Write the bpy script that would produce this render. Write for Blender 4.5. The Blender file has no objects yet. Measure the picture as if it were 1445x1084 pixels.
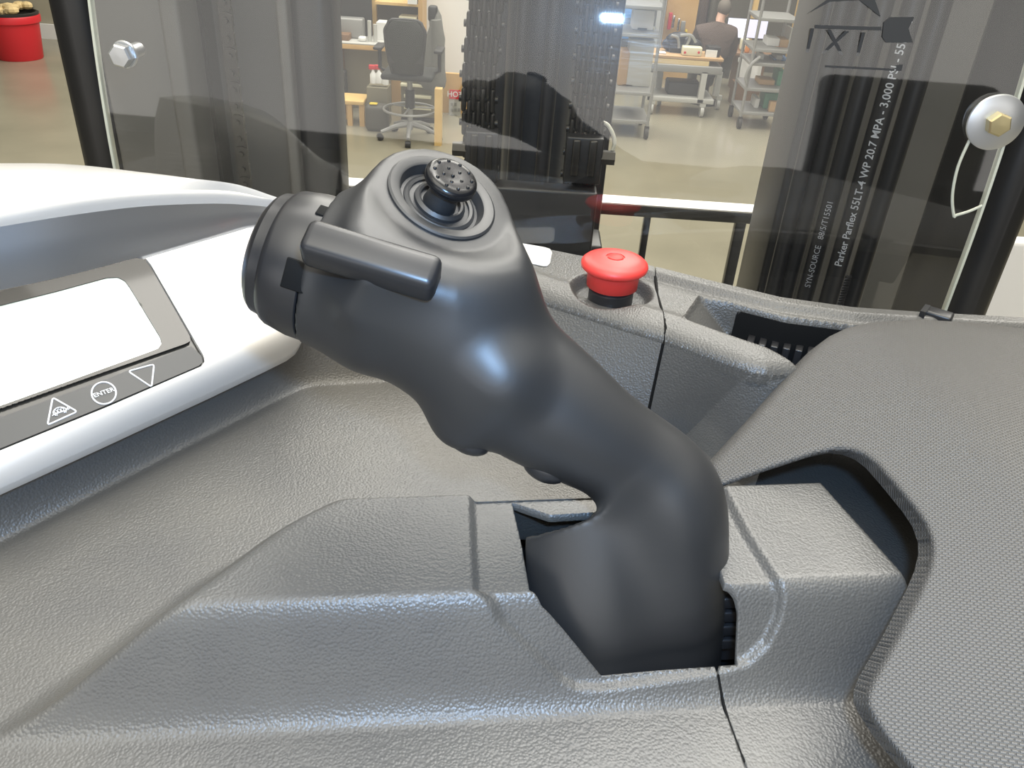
import bpy, bmesh, math, random
import numpy as np
from mathutils import Vector, Matrix
random.seed(7); rng=np.random.default_rng(7)
COL=bpy.context.scene.collection
SC=bpy.context.scene
# ------------------------------------------------------------------ camera frame
f=1169.; TH=math.radians(32); RO=math.radians(3.8); C=np.array([0,0,2.5])
F=np.array([0,math.cos(TH),-math.sin(TH)]); Rt=np.array([1.,0,0]); U0=np.array([0,math.sin(TH),math.cos(TH)])
R_=math.cos(RO)*Rt+math.sin(RO)*U0; U_=-math.sin(RO)*Rt+math.cos(RO)*U0
def ray(px,py): return F+R_*(px-722.5)/f-U_*(py-542)/f
def D(px,py,d): return C+ray(px,py)*d
def Zp(px,py,z):
    d=ray(px,py); return C+d*((z-C[2])/d[2])
def Yp(px,py,y):
    d=ray(px,py); return C+d*(y/d[1])
def onplane(px,py,p0,n):
    d=ray(px,py); return C+d*(((p0-C)@n)/(d@n))
def pj(p):
    q=np.asarray(p)-C; w=q@F; return (722.5+f*(q@R_)/w,542-f*(q@U_)/w,w)
A=np.array
def nrm(v): v=A(v,float); return v/np.linalg.norm(v)
cam=bpy.data.cameras.new('camera'); cam.sensor_width=36; cam.lens=f/1445*36; cam.clip_start=.02; cam.clip_end=200
co=bpy.data.objects.new('camera',cam); COL.objects.link(co)
M=Matrix.Identity(4)
for i in range(3): M[i][0]=R_[i]; M[i][1]=U_[i]; M[i][2]=-F[i]; M[i][3]=C[i]
co.matrix_world=M; SC.camera=co
# ------------------------------------------------------------------ materials
def mat(name,col,rough=.5,metal=0.,spec=.5,bump=None,coat=0.,var=None,emit=None,trans=None,alpha=None):
    m=bpy.data.materials.new(name); m.use_nodes=True; nt=m.node_tree; b=nt.nodes['Principled BSDF']
    N=nt.nodes.new; L=nt.links.new
    b.inputs['Base Color'].default_value=(*col,1); b.inputs['Roughness'].default_value=rough
    b.inputs['Metallic'].default_value=metal; b.inputs['Specular IOR Level'].default_value=spec
    if coat: b.inputs['Coat Weight'].default_value=coat; b.inputs['Coat Roughness'].default_value=.05
    if emit: b.inputs['Emission Color'].default_value=(*emit[0],1); b.inputs['Emission Strength'].default_value=emit[1]
    tc=N('ShaderNodeTexCoord')
    if var:   # (scale, colour2, lo, hi)
        n=N('ShaderNodeTexNoise'); n.inputs['Scale'].default_value=var[0]; n.inputs['Detail'].default_value=5; L(tc.outputs['Object'],n.inputs['Vector'])
        r=N('ShaderNodeMapRange'); r.inputs[1].default_value=var[2]; r.inputs[2].default_value=var[3]; L(n.outputs['Fac'],r.inputs[0])
        x=N('ShaderNodeMix'); x.data_type='RGBA'; L(r.outputs[0],x.inputs[0]); x.inputs[6].default_value=(*col,1); x.inputs[7].default_value=(*var[1],1)
        L(x.outputs[2],b.inputs['Base Color'])
    if bump:  # (kind, scale, strength, distance)
        if bump[0]=='voro':
            t=N('ShaderNodeTexVoronoi'); t.feature='SMOOTH_F1'; t.inputs['Scale'].default_value=bump[1]; t.inputs['Smoothness'].default_value=.4; L(tc.outputs['Object'],t.inputs['Vector']); o=t.outputs['Distance']
        elif bump[0]=='noise':
            t=N('ShaderNodeTexNoise'); t.inputs['Scale'].default_value=bump[1]; t.inputs['Detail'].default_value=3; L(tc.outputs['Object'],t.inputs['Vector']); o=t.outputs['Fac']
        p=N('ShaderNodeBump'); p.inputs['Strength'].default_value=bump[2]; p.inputs['Distance'].default_value=bump[3]; p.invert=(bump[0]=='voro'); L(o,p.inputs['Height']); L(p.outputs[0],b.inputs['Normal'])
    return m
# ------------------------------------------------------------------ object helpers
def link_mesh(name,V,Fc,m,parent=None,smooth=True,angle=40,mats=None,fm=None):
    me=bpy.data.meshes.new(name)
    org=ORG.get(parent.name,A([0,0,0.])) if parent else A([0,0,0.])
    V=np.asarray(V,float)
    base=org
    if parent is None:
        base=V.mean(0) if len(V) else org
    me.from_pydata((V-base).tolist(),[],[list(map(int,q)) for q in Fc]); me.update()
    if m is not None: me.materials.append(m)
    for e in (mats or []): me.materials.append(e)
    if fm is not None:
        me.polygons.foreach_set('material_index',list(fm))
    if smooth:
        me.polygons.foreach_set('use_smooth',[True]*len(me.polygons))
        if angle: me.set_sharp_from_angle(angle=math.radians(angle))
    o=bpy.data.objects.new(name,me); COL.objects.link(o)
    if parent: o.parent=parent; ORG[o.name]=org
    else: o.location=base; ORG[o.name]=base
    return o
ORG={}
def thing(name,label,cat,loc,group=None):
    o=bpy.data.objects.new(name,None); COL.objects.link(o); o.location=loc; o.empty_display_size=.02
    ORG[o.name]=A(loc,float); return tag(o,label,cat,group)
def tag(o,label,cat,group=None):
    o['label']=label; o['category']=cat
    if group: o['group']=group
    return o
def struct(o): o['kind']='structure'; return o
def frame(d,up=(0,0,1)):
    z=nrm(d); up=A(up,float)
    if abs(z@up)>.99: up=A([1.,0,0]) if abs(z[0])<.9 else A([0,1.,0])
    x=nrm(np.cross(up,z)); y=np.cross(z,x); return x,y,z
class MB:
    def __init__(s): s.V=[]; s.F=[]
    def add(s,V,Fc):
        b=len(s.V); s.V.extend([list(map(float,v)) for v in V]); s.F.extend([[b+i for i in q] for q in Fc]); return s
    def box(s,c,sz,yaw=0,axes=None,bev=0):
        c=A(c,float); hx,hy,hz=[k/2 for k in sz]
        if axes is None:
            ca,sa=math.cos(yaw),math.sin(yaw); axes=(A([ca,sa,0]),A([-sa,ca,0]),A([0,0,1.]))
        bev=min(bev,.49*min(sz))
        if bev<=0:
            V=[c+axes[0]*hx*i+axes[1]*hy*j+axes[2]*hz*k for k in(-1,1) for j in(-1,1) for i in(-1,1)]
            return s.add(V,[(0,2,3,1),(4,5,7,6),(0,1,5,4),(2,6,7,3),(0,4,6,2),(1,3,7,5)])
        bm=bmesh.new(); bmesh.ops.create_cube(bm,size=1)
        for v in bm.verts: v.co=Vector((v.co.x*sz[0],v.co.y*sz[1],v.co.z*sz[2]))
        bmesh.ops.bevel(bm,geom=bm.edges[:],offset=bev,segments=3,profile=.5,affect='EDGES')
        bm.verts.index_update()
        V=[c+axes[0]*v.co.x+axes[1]*v.co.y+axes[2]*v.co.z for v in bm.verts]; Fc=[[v.index for v in q.verts] for q in bm.faces]; bm.free()
        return s.add(V,Fc)
    def loft(s,rows,closed=True,caps=True):
        n=len(rows[0]); V=[p for r in rows for p in r]; Fc=[]
        for i in range(len(rows)-1):
            for j in range(n if closed else n-1):
                k=(j+1)%n; Fc.append((i*n+j,i*n+k,(i+1)*n+k,(i+1)*n+j))
        if caps and closed:
            Fc.append(list(range(n))[::-1]); Fc.append([(len(rows)-1)*n+j for j in range(n)])
        return s.add(V,Fc)
    def lathe(s,o,d,prof,n=40,up=(0,0,1),squash=1.):
        x,y,z=frame(d,up); o=A(o,float); rows=[]
        for (h,r) in prof:
            rows.append([o+z*h+(x*math.cos(2*math.pi*j/n)+y*squash*math.sin(2*math.pi*j/n))*max(r,1e-5) for j in range(n)])
        return s.loft(rows)
    def cyl(s,p0,p1,r0,r1=None,n=16):
        p0=A(p0,float);p1=A(p1,float); return s.lathe(p0,p1-p0,[(0,r0),(np.linalg.norm(p1-p0),r0 if r1 is None else r1)],n)
    def tube(s,pts,r,n=10,closed=False):
        pts=[A(p,float) for p in pts]; rows=[]; N=len(pts); px=None
        rr=r if hasattr(r,'__len__') else [r]*N
        for i,p in enumerate(pts):
            if closed: t=pts[(i+1)%N]-pts[i-1]
            else: t=pts[min(i+1,N-1)]-pts[max(i-1,0)]
            t=nrm(t)
            if px is None: x,y,_=frame(t)
            else:
                x=px-t*(px@t); x=nrm(x); y=np.cross(t,x)
            px=x
            rows.append([p+(x*math.cos(2*math.pi*j/n)+y*math.sin(2*math.pi*j/n))*rr[i] for j in range(n)])
        if closed: rows.append(rows[0]); return s.loft(rows,caps=False)
        return s.loft(rows)
    def ball(s,c,r,axes=None,n=16,m=10):
        r=A([r]*3 if np.isscalar(r) else r,float)
        axes=axes or (A([1.,0,0]),A([0,1.,0]),A([0,0,1.])); rows=[]
        for i in range(m+1):
            t=math.pi*i/m; st=max(math.sin(t),1e-3)
            rows.append([A(c)+axes[0]*r[0]*st*math.cos(2*math.pi*j/n)+axes[1]*r[1]*st*math.sin(2*math.pi*j/n)-axes[2]*r[2]*math.cos(t) for j in range(n)])
        return s.loft(rows)
    def prism(s,poly,n,th):   # poly: 3D points, extruded along n by th
        n=A(n,float); k=len(poly); V=[A(p) for p in poly]+[A(p)+n*th for p in poly]
        return s.add(V,[list(range(k))[::-1],list(range(k,2*k))]+[(i,(i+1)%k,k+(i+1)%k,k+i) for i in range(k)])
    def obj(s,name,m,parent=None,smooth=True,angle=40,bev=0,seg=2):
        V=A(s.V); o=link_mesh(name,V,s.F,m,parent,False)
        bm=bmesh.new(); bm.from_mesh(o.data); bmesh.ops.recalc_face_normals(bm,faces=bm.faces[:])
        if any(len(e.link_faces)==1 for e in bm.edges):
            w0=ORG[o.name]; tot=sum(1 if f_.normal.dot(Vector(C-w0)-f_.calc_center_median())>0 else -1 for f_ in bm.faces)
            if tot<0: bmesh.ops.reverse_faces(bm,faces=bm.faces[:])
        if bev:
            es=[e for e in bm.edges if len(e.link_faces)==2 and e.calc_face_angle(0)>math.radians(35)]
            bmesh.ops.bevel(bm,geom=es,offset=bev,segments=seg,profile=.5,affect='EDGES',clamp_overlap=True)
        bm.to_mesh(o.data); bm.free()
        if smooth:
            o.data.polygons.foreach_set('use_smooth',[True]*len(o.data.polygons)); o.data.set_sharp_from_angle(angle=math.radians(angle))
        return o
# ------------------------------------------------------------------ sdf tools
def smin(a,b,k):
    h=np.clip(.5+.5*(b-a)/k,0,1); return b*(1-h)+a*h-k*h*(1-h)
def smax(a,b,k): return -smin(-a,-b,k)
def poly_sd(x,y,P):
    P=A(P,float); d=np.full(np.shape(x),1e9); ins=np.zeros(np.shape(x),bool); n=len(P)
    for i in range(n):
        a=P[i]; b=P[(i+1)%n]; e=b-a; wx=x-a[0]; wy=y-a[1]
        t=np.clip((wx*e[0]+wy*e[1])/(e@e),0,1); d=np.minimum(d,(wx-e[0]*t)**2+(wy-e[1]*t)**2)
        c=((a[1]<=y)&(b[1]>y))|((b[1]<=y)&(a[1]>y))
        with np.errstate(divide='ignore',invalid='ignore'):
            xi=a[0]+(y-a[1])/(e[1] if e[1] else 1e-12)*e[0]
        ins^=c&(x<xi)
    d=np.sqrt(d); return np.where(ins,-d,d)
def polyline_sd(x,y,P):   # unsigned distance to open polyline
    P=A(P,float); d=np.full(np.shape(x),1e9)
    for a,b in zip(P[:-1],P[1:]):
        e=b-a; t=np.clip(((x-a[0])*e[0]+(y-a[1])*e[1])/(e@e),0,1); d=np.minimum(d,(x-a[0]-e[0]*t)**2+(y-a[1]-e[1]*t)**2)
    return np.sqrt(d)
def spline(P,n=8,closed=False):
    P=[A(p,float) for p in P]; N=len(P); out=[]
    for i in range(N if closed else N-1):
        g=lambda k: P[k%N] if closed else P[min(max(k,0),N-1)]
        a,b,c,d=g(i-1),g(i),g(i+1),g(i+2)
        for j in range(n):
            t=j/n; out.append(.5*((2*b)+(-a+c)*t+(2*a-5*b+4*c-d)*t*t+(-a+3*b-3*c+d)*t**3))
    if not closed: out.append(P[-1])
    return out
def clipgrid(P,sd,rim=None):
    """P (nx,ny,3) grid, keep sd<0; cut cells are clipped exactly; rim = vector (or None) extrudes cut edge"""
    nx,ny=sd.shape; V=P.reshape(-1,3); s=sd.reshape(-1); idx=np.arange(nx*ny).reshape(nx,ny)
    q=np.stack([idx[:-1,:-1],idx[1:,:-1],idx[1:,1:],idx[:-1,1:]],-1).reshape(-1,4)
    cnt=(s[q]<0).sum(1); full=q[cnt==4]; mix=q[(cnt>0)&(cnt<4)]
    newV=[]; cut={}; faces=full.tolist(); rimE=[]
    base=len(V)
    def cp(a,b):
        k=(a,b) if a<b else (b,a)
        if k not in cut:
            t=s[k[0]]/(s[k[0]]-s[k[1]]); cut[k]=base+len(newV); newV.append(V[k[0]]*(1-t)+V[k[1]]*t)
        return cut[k]
    for c in mix.tolist():
        for tri in ((c[0],c[1],c[2]),(c[0],c[2],c[3])):
            out=[]; ent=None; ex=None
            for i in range(3):
                a,b=tri[i],tri[(i+1)%3]
                if s[a]<0: out.append(a)
                if (s[a]<0)!=(s[b]<0):
                    k=cp(a,b); out.append(k)
                    if s[a]<0: ex=k
                    else: ent=k
            if len(out)>=3:
                faces.append(out)
                if ex is not None and ent is not None: rimE.append((ex,ent))
    VV=np.vstack([V,A(newV)]) if newV else V
    used=np.zeros(len(VV),bool)
    for q_ in faces: used[q_]=True
    if rim is not None and rimE:
        m={}; ext=[]
        for a,b in rimE:
            for k in (a,b):
                if k not in m: m[k]=len(VV)+len(ext); ext.append(VV[k]+rim)
        faces+=[[b,a,m[a],m[b]] for a,b in rimE]
        VV=np.vstack([VV,A(ext)]); used=np.concatenate([used,np.ones(len(ext),bool)])
    re=np.cumsum(used)-1
    VV=VV[used]; faces=[[int(re[i]) for i in q_] for q_ in faces]
    tot=0.
    for q_ in faces[::max(1,len(faces)//400)]:
        a,b,c=VV[q_[0]],VV[q_[1]],VV[q_[2]]; tot+=np.sign(np.cross(b-a,c-a)@(C-a))
    return VV,(faces if tot>0 else [q_[::-1] for q_ in faces])
def surface_nets(vol,org,h):
    s=vol<0; nx,ny,nz=vol.shape
    acc=np.zeros((nx-1,ny-1,nz-1,3),np.float32); cnt=np.zeros((nx-1,ny-1,nz-1),np.int32)
    for ax in range(3):
        for o1 in(0,1):
            for o2 in(0,1):
                oth=[a for a in range(3) if a!=ax]
                sl0=[None]*3; sl0[ax]=slice(0,-1); sl0[oth[0]]=slice(o1,None if o1 else -1); sl0[oth[1]]=slice(o2,None if o2 else -1)
                sl1=list(sl0); sl1[ax]=slice(1,None)
                a=vol[tuple(sl0)]; b=vol[tuple(sl1)]; cr=(a<0)!=(b<0)
                t=np.where(cr,a/np.where(cr,a-b,1),0)
                p=np.zeros(a.shape+(3,),np.float32); p[...,ax]=t; p[...,oth[0]]=o1; p[...,oth[1]]=o2
                acc+=p*cr[...,None]; cnt+=cr
    act=cnt>0; ids=-np.ones(act.shape,np.int64); ids[act]=np.arange(act.sum())
    ijk=np.argwhere(act); V=(ijk+acc[act]/cnt[act][:,None])*h+org
    Fc=[]
    for ax in range(3):
        b,c=[(1,2),(2,0),(0,1)][ax]
        sl0=[slice(1,-1)]*3; sl1=[slice(1,-1)]*3; sl0[ax]=slice(0,-1); sl1[ax]=slice(1,None)
        a0=s[tuple(sl0)]; a1=s[tuple(sl1)]
        for flip in(0,1):
            e=np.argwhere(a0&~a1 if flip==0 else ~a0&a1)
            off=np.ones(3,int); off[ax]=0; e=e+off
            eb=np.zeros(3,int); eb[b]=1; ec=np.zeros(3,int); ec[c]=1
            q=[ids[tuple((e-x).T)] for x in (eb+ec,ec,0*eb,eb)]
            q=np.stack(q,-1)
            if flip: q=q[:,::-1]
            Fc.append(q)
    return V,np.vstack(Fc)
def text_mesh(body,size,bold=0.):
    cu=bpy.data.curves.new('lettering','FONT'); cu.body=body; cu.size=size; cu.align_x='CENTER'; cu.align_y='CENTER'; cu.offset=bold; cu.resolution_u=3
    o=bpy.data.objects.new('lettering',cu); COL.objects.link(o)
    dg=bpy.context.evaluated_depsgraph_get(); me=bpy.data.meshes.new_from_object(o.evaluated_get(dg))
    V=A([v.co[:] for v in me.vertices]).reshape(-1,3); Fc=[list(p.vertices) for p in me.polygons]
    bpy.data.objects.remove(o); bpy.data.curves.remove(cu); bpy.data.meshes.remove(me)
    return V,Fc
# ------------------------------------------------------------------ materials of the truck
m_plas=mat('grained_plastic',(.094,.092,.088),.41,spec=.95,bump=('voro',880,.42,.00055),var=(16,(.130,.125,.113),.35,.75))
m_rub=mat('handle_rubber',(.024,.0245,.026),.45,spec=1.0,bump=('noise',2600,.06,.0003))
m_gloss=mat('gloss_black',(.011,.011,.012),.24,spec=.55)
m_semi=mat('satin_black',(.022,.022,.024),.36,spec=.8)
m_black=mat('flat_black',(.006,.006,.006),.7,spec=.2)
m_silver=mat('silver_paint',(.69,.68,.665),.34,metal=.2); m_insil=mat('polished_silver',(.80,.81,.83),.28,metal=.92)
m_bezel=mat('bezel_brown',(.040,.036,.030),.5,spec=.3,coat=.35)
m_lcd=mat('lcd_glass',(.50,.56,.50),.12,coat=.6)
m_strip=mat('membrane_dark',(.07,.07,.07),.42)
m_white=mat('white_print',(.85,.87,.92),.5)
m_red=mat('red_plastic',(.92,.06,.05),.42,spec=.8)
m_redl=mat('red_plastic_insert',(.80,.06,.05),.45)
m_stick=mat('white_label',(.86,.85,.83),.35)
m_zinc=mat('zinc_steel',(.72,.73,.74),.36,metal=.85)
m_brass=mat('yellow_zinc',(.68,.58,.33),.36,metal=.85)
m_mast=mat('mast_black_paint',(.018,.018,.019),.36,var=(7,(.035,.034,.033),.45,.8))
m_mastg=mat('mast_grey_plate',(.10,.098,.09),.45,var=(9,(.14,.135,.125),.4,.8))
m_chain=mat('oiled_chain_steel',(.05,.047,.042),.34,metal=.7)
m_hose=mat('black_hose',(.022,.022,.024),.38)
m_pad=None
def mk_pad():
    m=mat('woven_grip_rubber',(.122,.118,.112),.5); nt=m.node_tree; N=nt.nodes.new; L=nt.links.new
    tc=N('ShaderNodeTexCoord'); mp=N('ShaderNodeMapping'); mp.inputs['Rotation'].default_value=PADROT
    L(tc.outputs['Object'],mp.inputs[0])
    br=N('ShaderNodeTexBrick'); br.inputs['Scale'].default_value=1; br.inputs['Brick Width'].default_value=.0021; br.inputs['Row Height'].default_value=.00125; br.inputs['Mortar Size'].default_value=.00036; br.inputs['Mortar Smooth'].default_value=1.0
    L(mp.outputs[0],br.inputs['Vector'])
    p=N('ShaderNodeBump'); p.invert=True; p.inputs['Strength'].default_value=.8; p.inputs['Distance'].default_value=.0005; L(br.outputs['Fac'],p.inputs['Height']); L(p.outputs[0],nt.nodes['Principled BSDF'].inputs['Normal'])
    return m
# ------------------------------------------------------------------ console tray + handle housing (one moulding, split by a seam)
zl=2.227; zt=2.268; zs=2.287
def pl(x,y,p,dirn,slope,z0):    # plane rising `slope` per metre along inward normal of a plan line
    d=nrm(A(dirn,float)); n=A([-d[1],d[0]]); return z0+slope*((x-p[0])*n[0]+(y-p[1])*n[1])
def lined(x,y,a,b):
    d=nrm(A(b[:2])-A(a[:2])); return (x-a[0])*-d[1]+(y-a[1])*d[0]      # >0 on the left of a->b
def z_hump(x,y):
    fr=zt+2.05*lined(x,y,(-.115,.2055),(.153,.2435))
    bk=zt+3.5*lined(x,y,(.142,.304),(-.073,.2705))
    lf=zt+1.35*lined(x,y,(-.083,.2625),(-.116,.2075))
    rt=zt+6.*lined(x,y,(.166,.236),(.1455,.303))
    bl=zt+1.6*lined(x,y,(-.070,.272),(-.088,.255))
    z=smin(zt+0*x,fr,.009)
    z=smin(z,lf,.007); z=smin(z,bl,.006); z=smin(z,bk,.004); z=smin(z,rt,.007)
    return z
PW=[Zp(0,760,zl),Zp(420,545,zl)]
def z_base(x,y):
    z=zl+0*x
    w1=zl-.004+4.*lined(x,y,PW[0],PW[1])
    w2=zl-.004+4.*lined(x,y,(-.02,.447),(-.128,.4215))*-1.
    w2=zl-.004+4.*lined(x,y,(-.128,.4215),(-.02,.447))
    w=smax(w1,w2,.03)
    w=smin(w,zl+.029+0*x,.006)
    return smax(z,w,.022)
def z_tray0(x,y): return smax(z_base(x,y),z_hump(x,y),.014)
def hit(px,py,zf,lo=.15,hi=.75):
    t=np.linspace(lo,hi,6000); p=C+ray(px,py)*t[:,None]; k=np.argmax(p[:,2]<zf(p[:,0],p[:,1])); return p[k]
RP=[(652,690),(664,832),(700,880),(792,966),(815,976),(850,977),(1000,957),(1058,941),(1085,915),(1103,875),(1110,845),(1098,808),(1060,750),(1020,688)]
RPL=[hit(*q,z_tray0)[:2] for q in RP]; RPL[0]=RPL[0]+A([-.003,.03]); RPL[-1]=RPL[-1]+A([-.002,.03])
def sstep(t): t=np.clip(t,0,1); return t*t*(3-2*t)
def rmask(x,y):
    zh=z_hump(x,y); st=np.clip((zt-.004-zh)/.006,0,1)
    return sstep(-poly_sd(x,y,RPL)/(.0042*(1-st)+.0018*st))*sstep((zh-zl-.001)/.005)
def z_tray(x,y): return z_tray0(x,y)-.0028*rmask(x,y)
SP=[(722,708),(777,726),(840,722),(960,700),(1000,760),(1023,822),(1040,845),(1045,868),(1043,942),(1000,952),(920,959),(850,965),(800,905),(765,866),(747,832),(736,768)]
SPL=[hit(*q,z_tray)[:2] for q in SP]
xs=np.arange(-.40,.262,.00095); ys=np.concatenate([np.arange(.10,.165,.0016),np.arange(.165,.312,.0007),np.arange(.312,.50,.0016)])
X,Y=np.meshgrid(xs,ys,indexing='ij'); Zg=z_tray0(X,Y); GP=np.stack([X,Y,Zg],-1)
gx_,gy_=np.gradient(Zg,xs,ys); NN=np.stack([-gx_,-gy_,np.ones_like(Zg)],-1); NN/=np.linalg.norm(NN,axis=-1,keepdims=True); GP=GP-NN*(.0033*rmask(X,Y))[...,None]
slot=poly_sd(X,Y,SPL)
SEAM=[hit(*q,z_tray) for q in [(1013,951),(1018,978),(1026,1010),(1050,1075),(1056,1090)]]
# seam line extended straight in plan towards the operator and backwards
s0,s1=SEAM[0],SEAM[3]; sdir=nrm((s1-s0)[:2]); seamd=(X-s0[0])*sdir[1]-(Y-s0[1])*sdir[0]
sy_=[p[1] for p in SEAM][::-1]; sx_=[p[0] for p in SEAM][::-1]; sl_=sdir[0]/sdir[1]
xs_=np.interp(Y,sy_,sx_)+np.where(Y<sy_[0],(Y-sy_[0])*sl_,0)+np.where(Y>sy_[-1],(Y-sy_[-1])*sl_,0); seamd=(xs_-X)
def mk_scuff():
    m=m_plas.copy(); m.name='grained_plastic_scuffed'; nt=m.node_tree; N=nt.nodes.new; L=nt.links.new; b=nt.nodes['Principled BSDF']
    a=hit(1030,1004,z_tray0); c=hit(1215,984,z_tray0); dr=c-a; ln=float(np.linalg.norm(dr[:2]))
    ge_=N('ShaderNodeNewGeometry'); mp=N('ShaderNodeMapping'); mp.vector_type='TEXTURE'; mp.inputs['Location'].default_value=tuple(a); mp.inputs['Rotation'].default_value=(0,0,math.atan2(dr[1],dr[0])); L(ge_.outputs['Position'],mp.inputs[0])
    sp=N('ShaderNodeSeparateXYZ'); L(mp.outputs[0],sp.inputs[0])
    def mth(op,x,y):
        q=N('ShaderNodeMath'); q.operation=op
        for i,v in enumerate((x,y)):
            if isinstance(v,(int,float)): q.inputs[i].default_value=v
            else: L(v,q.inputs[i])
        return q.outputs[0]
    nz=N('ShaderNodeTexNoise'); nz.inputs['Scale'].default_value=700; nz.inputs['Detail'].default_value=4; L(ge_.outputs['Position'],nz.inputs['Vector'])
    n2_=N('ShaderNodeTexNoise'); n2_.inputs['Scale'].default_value=90; L(ge_.outputs['Position'],n2_.inputs['Vector'])
    yy=mth('ABSOLUTE',mth('ADD',sp.outputs[1],mth('MULTIPLY',mth('SUBTRACT',n2_.outputs[0],.5),.003)),0)
    band=mth('MULTIPLY',mth('LESS_THAN',yy,.0013),mth('MULTIPLY',mth('GREATER_THAN',sp.outputs[0],0.),mth('LESS_THAN',sp.outputs[0],ln)))
    k=mth('MULTIPLY',mth('MULTIPLY',band,mth('GREATER_THAN',nz.outputs[0],.5)),.75)
    old=b.inputs['Base Color'].links[0].from_socket; x=N('ShaderNodeMix'); x.data_type='RGBA'; L(k,x.inputs[0]); L(old,x.inputs[6]); x.inputs[7].default_value=(.42,.46,.52,1); L(x.outputs[2],b.inputs['Base Color']); return m
console=thing('console_tray','dark grained plastic console moulding with humped housing around the bent control handle','console',(0,.2,zl))
for nm,sg in (('left_moulding',1),('right_moulding',-1)):
    V,Fc=clipgrid(GP,np.maximum(-slot,sg*seamd+.00035),rim=A([0,0,-.004]))
    o=link_mesh(nm,V,Fc,m_plas if sg>0 else mk_scuff(),console,True,None)
# dark liner below the slot, with the ribbed pivot block
pb_=MB(); pb_.box((-.02,.30,(zl-.03)/2),(.40,.30,zl-.04)); pb_.obj('console_pedestal',m_black,console)
lb=MB()
bz=zl-.02
lb.box((.055,.262,bz-.05),(.20,.15,.006)); lb.obj('slot_liner',m_black,console)
rb=MB()
rx,ry,_=D(1026,900,.372)
for i in range(5): rb.box((rx,ry,zl+.026-i*.0085),(.024,.02,.006),yaw=.15,bev=.0008)
rb.box((rx,ry+.006,zl+.005),(.03,.02,.06),yaw=.15)
rb.obj('ribbed_pivot',m_semi,console,angle=30)
sq=[hit(1012+q*.36,951+q,z_tray0) for q in ()]+[SEAM[0],SEAM[1],SEAM[2],SEAM[3]]; b=MB(); b.tube([p-A([0,0,.0005]) for p in spline(sq,6)],.0008,6); b.obj('seam_gap',m_black,console)
# ------------------------------------------------------------------ shelf with the stop button
shelf=thing('console_shelf','dark grained plastic shelf behind the handle carrying the red stop button and a storage pocket','console shelf',(.06,.44,zs))
BK=[(560,300),(640,322),(720,341),(800,357),(860,371),(930,387),(1000,405),(1100,429),(1200,443),(1300,450),(1445,458),(1560,466)]
FR=[(540,322),(600,346),(660,372),(740,404),(800,424),(870,446),(940,467),(1000,489),(1045,505),(1065,511),(1085,514),(1120,513),(1200,506),(1400,503)]
bkp=[Zp(*q,zs)[:2] for q in BK]; frp=[Zp(*q,zs)[:2] for q in FR]
FRW=.011                         # fillet width of the front edge
outl=bkp+frp[::-1]
xs2=np.arange(-.12,.40,.0008); ys2=np.arange(.28,.60,.0008)
X2,Y2=np.meshgrid(xs2,ys2,indexing='ij')
ce=Zp(861,421,zs-.006)
PK=[(985,419),(1035,427),(1110,446),(1210,459),(1400,470),(1500,560),(1250,548),(1118,507),(1040,481),(962,453)]
PKL=[Zp(*q,zs)[:2] for q in PK]
def z_shelf(x,y):
    z=zs+0*x
    dback=polyline_sd(x,y,bkp); 
    ramp=sstep((x-.03)/.05)
    z=z+.0045*(1-sstep((dback-.006)/.006))*ramp
    re=np.hypot((x-ce[0])*1.,(y-ce[1])); z=z-.0075*(1-sstep((re-.020)/.006))
    sd=poly_sd(x,y,PKL)
    left=lined(x,y,PKL[0],PKL[-1])
    a=sstep(-sd/.007)*.036; b=np.maximum(left,0)*.95
    z=z-smin(a,b,.006)*(sd<0)
    dfr=polyline_sd(x,y,frp)
    z=z+.002*np.exp(-((dfr-.016)/.006)**2)
    # rounded front edge
    t=np.clip((FRW-dfr)/FRW,0,1); z=z-FRW*.8*(1-np.sqrt(np.clip(1-t*t,0,1)))
    return z
GS=np.stack([X2,Y2,z_shelf(X2,Y2)],-1)
sdo=poly_sd(X2,Y2,outl)
SS=[hit(*q,z_shelf) for q in [(925,389),(928,415),(938,450),(940,462),(938,470)]]
sv=nrm((SS[4]-SS[0])[:2]); sms=(X2-SS[0][0])*sv[1]-(Y2-SS[0][1])*sv[0]
for nm,sg in (('shelf_left_moulding',1),('shelf_right_moulding',-1)):
    dp_=zs-GS[...,2]; lf_=lined(X2,Y2,PKL[0],PKL[-1]); pmv=np.where(poly_sd(X2,Y2,PKL)<0,np.maximum(dp_-.020,np.minimum(dp_-.004,lf_-.024)),-.015); pm=pmv; V,Fc=clipgrid(GS,np.maximum(np.maximum(sdo,sg*sms+.0003),pm),rim=A([0,0,-.006]))
    link_mesh(nm,V,Fc,m_plas,shelf,True,50)
V,Fc=clipgrid(GS,-pmv-.0002); link_mesh('pocket_liner',V,Fc,m_black,shelf,True,50)
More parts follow.
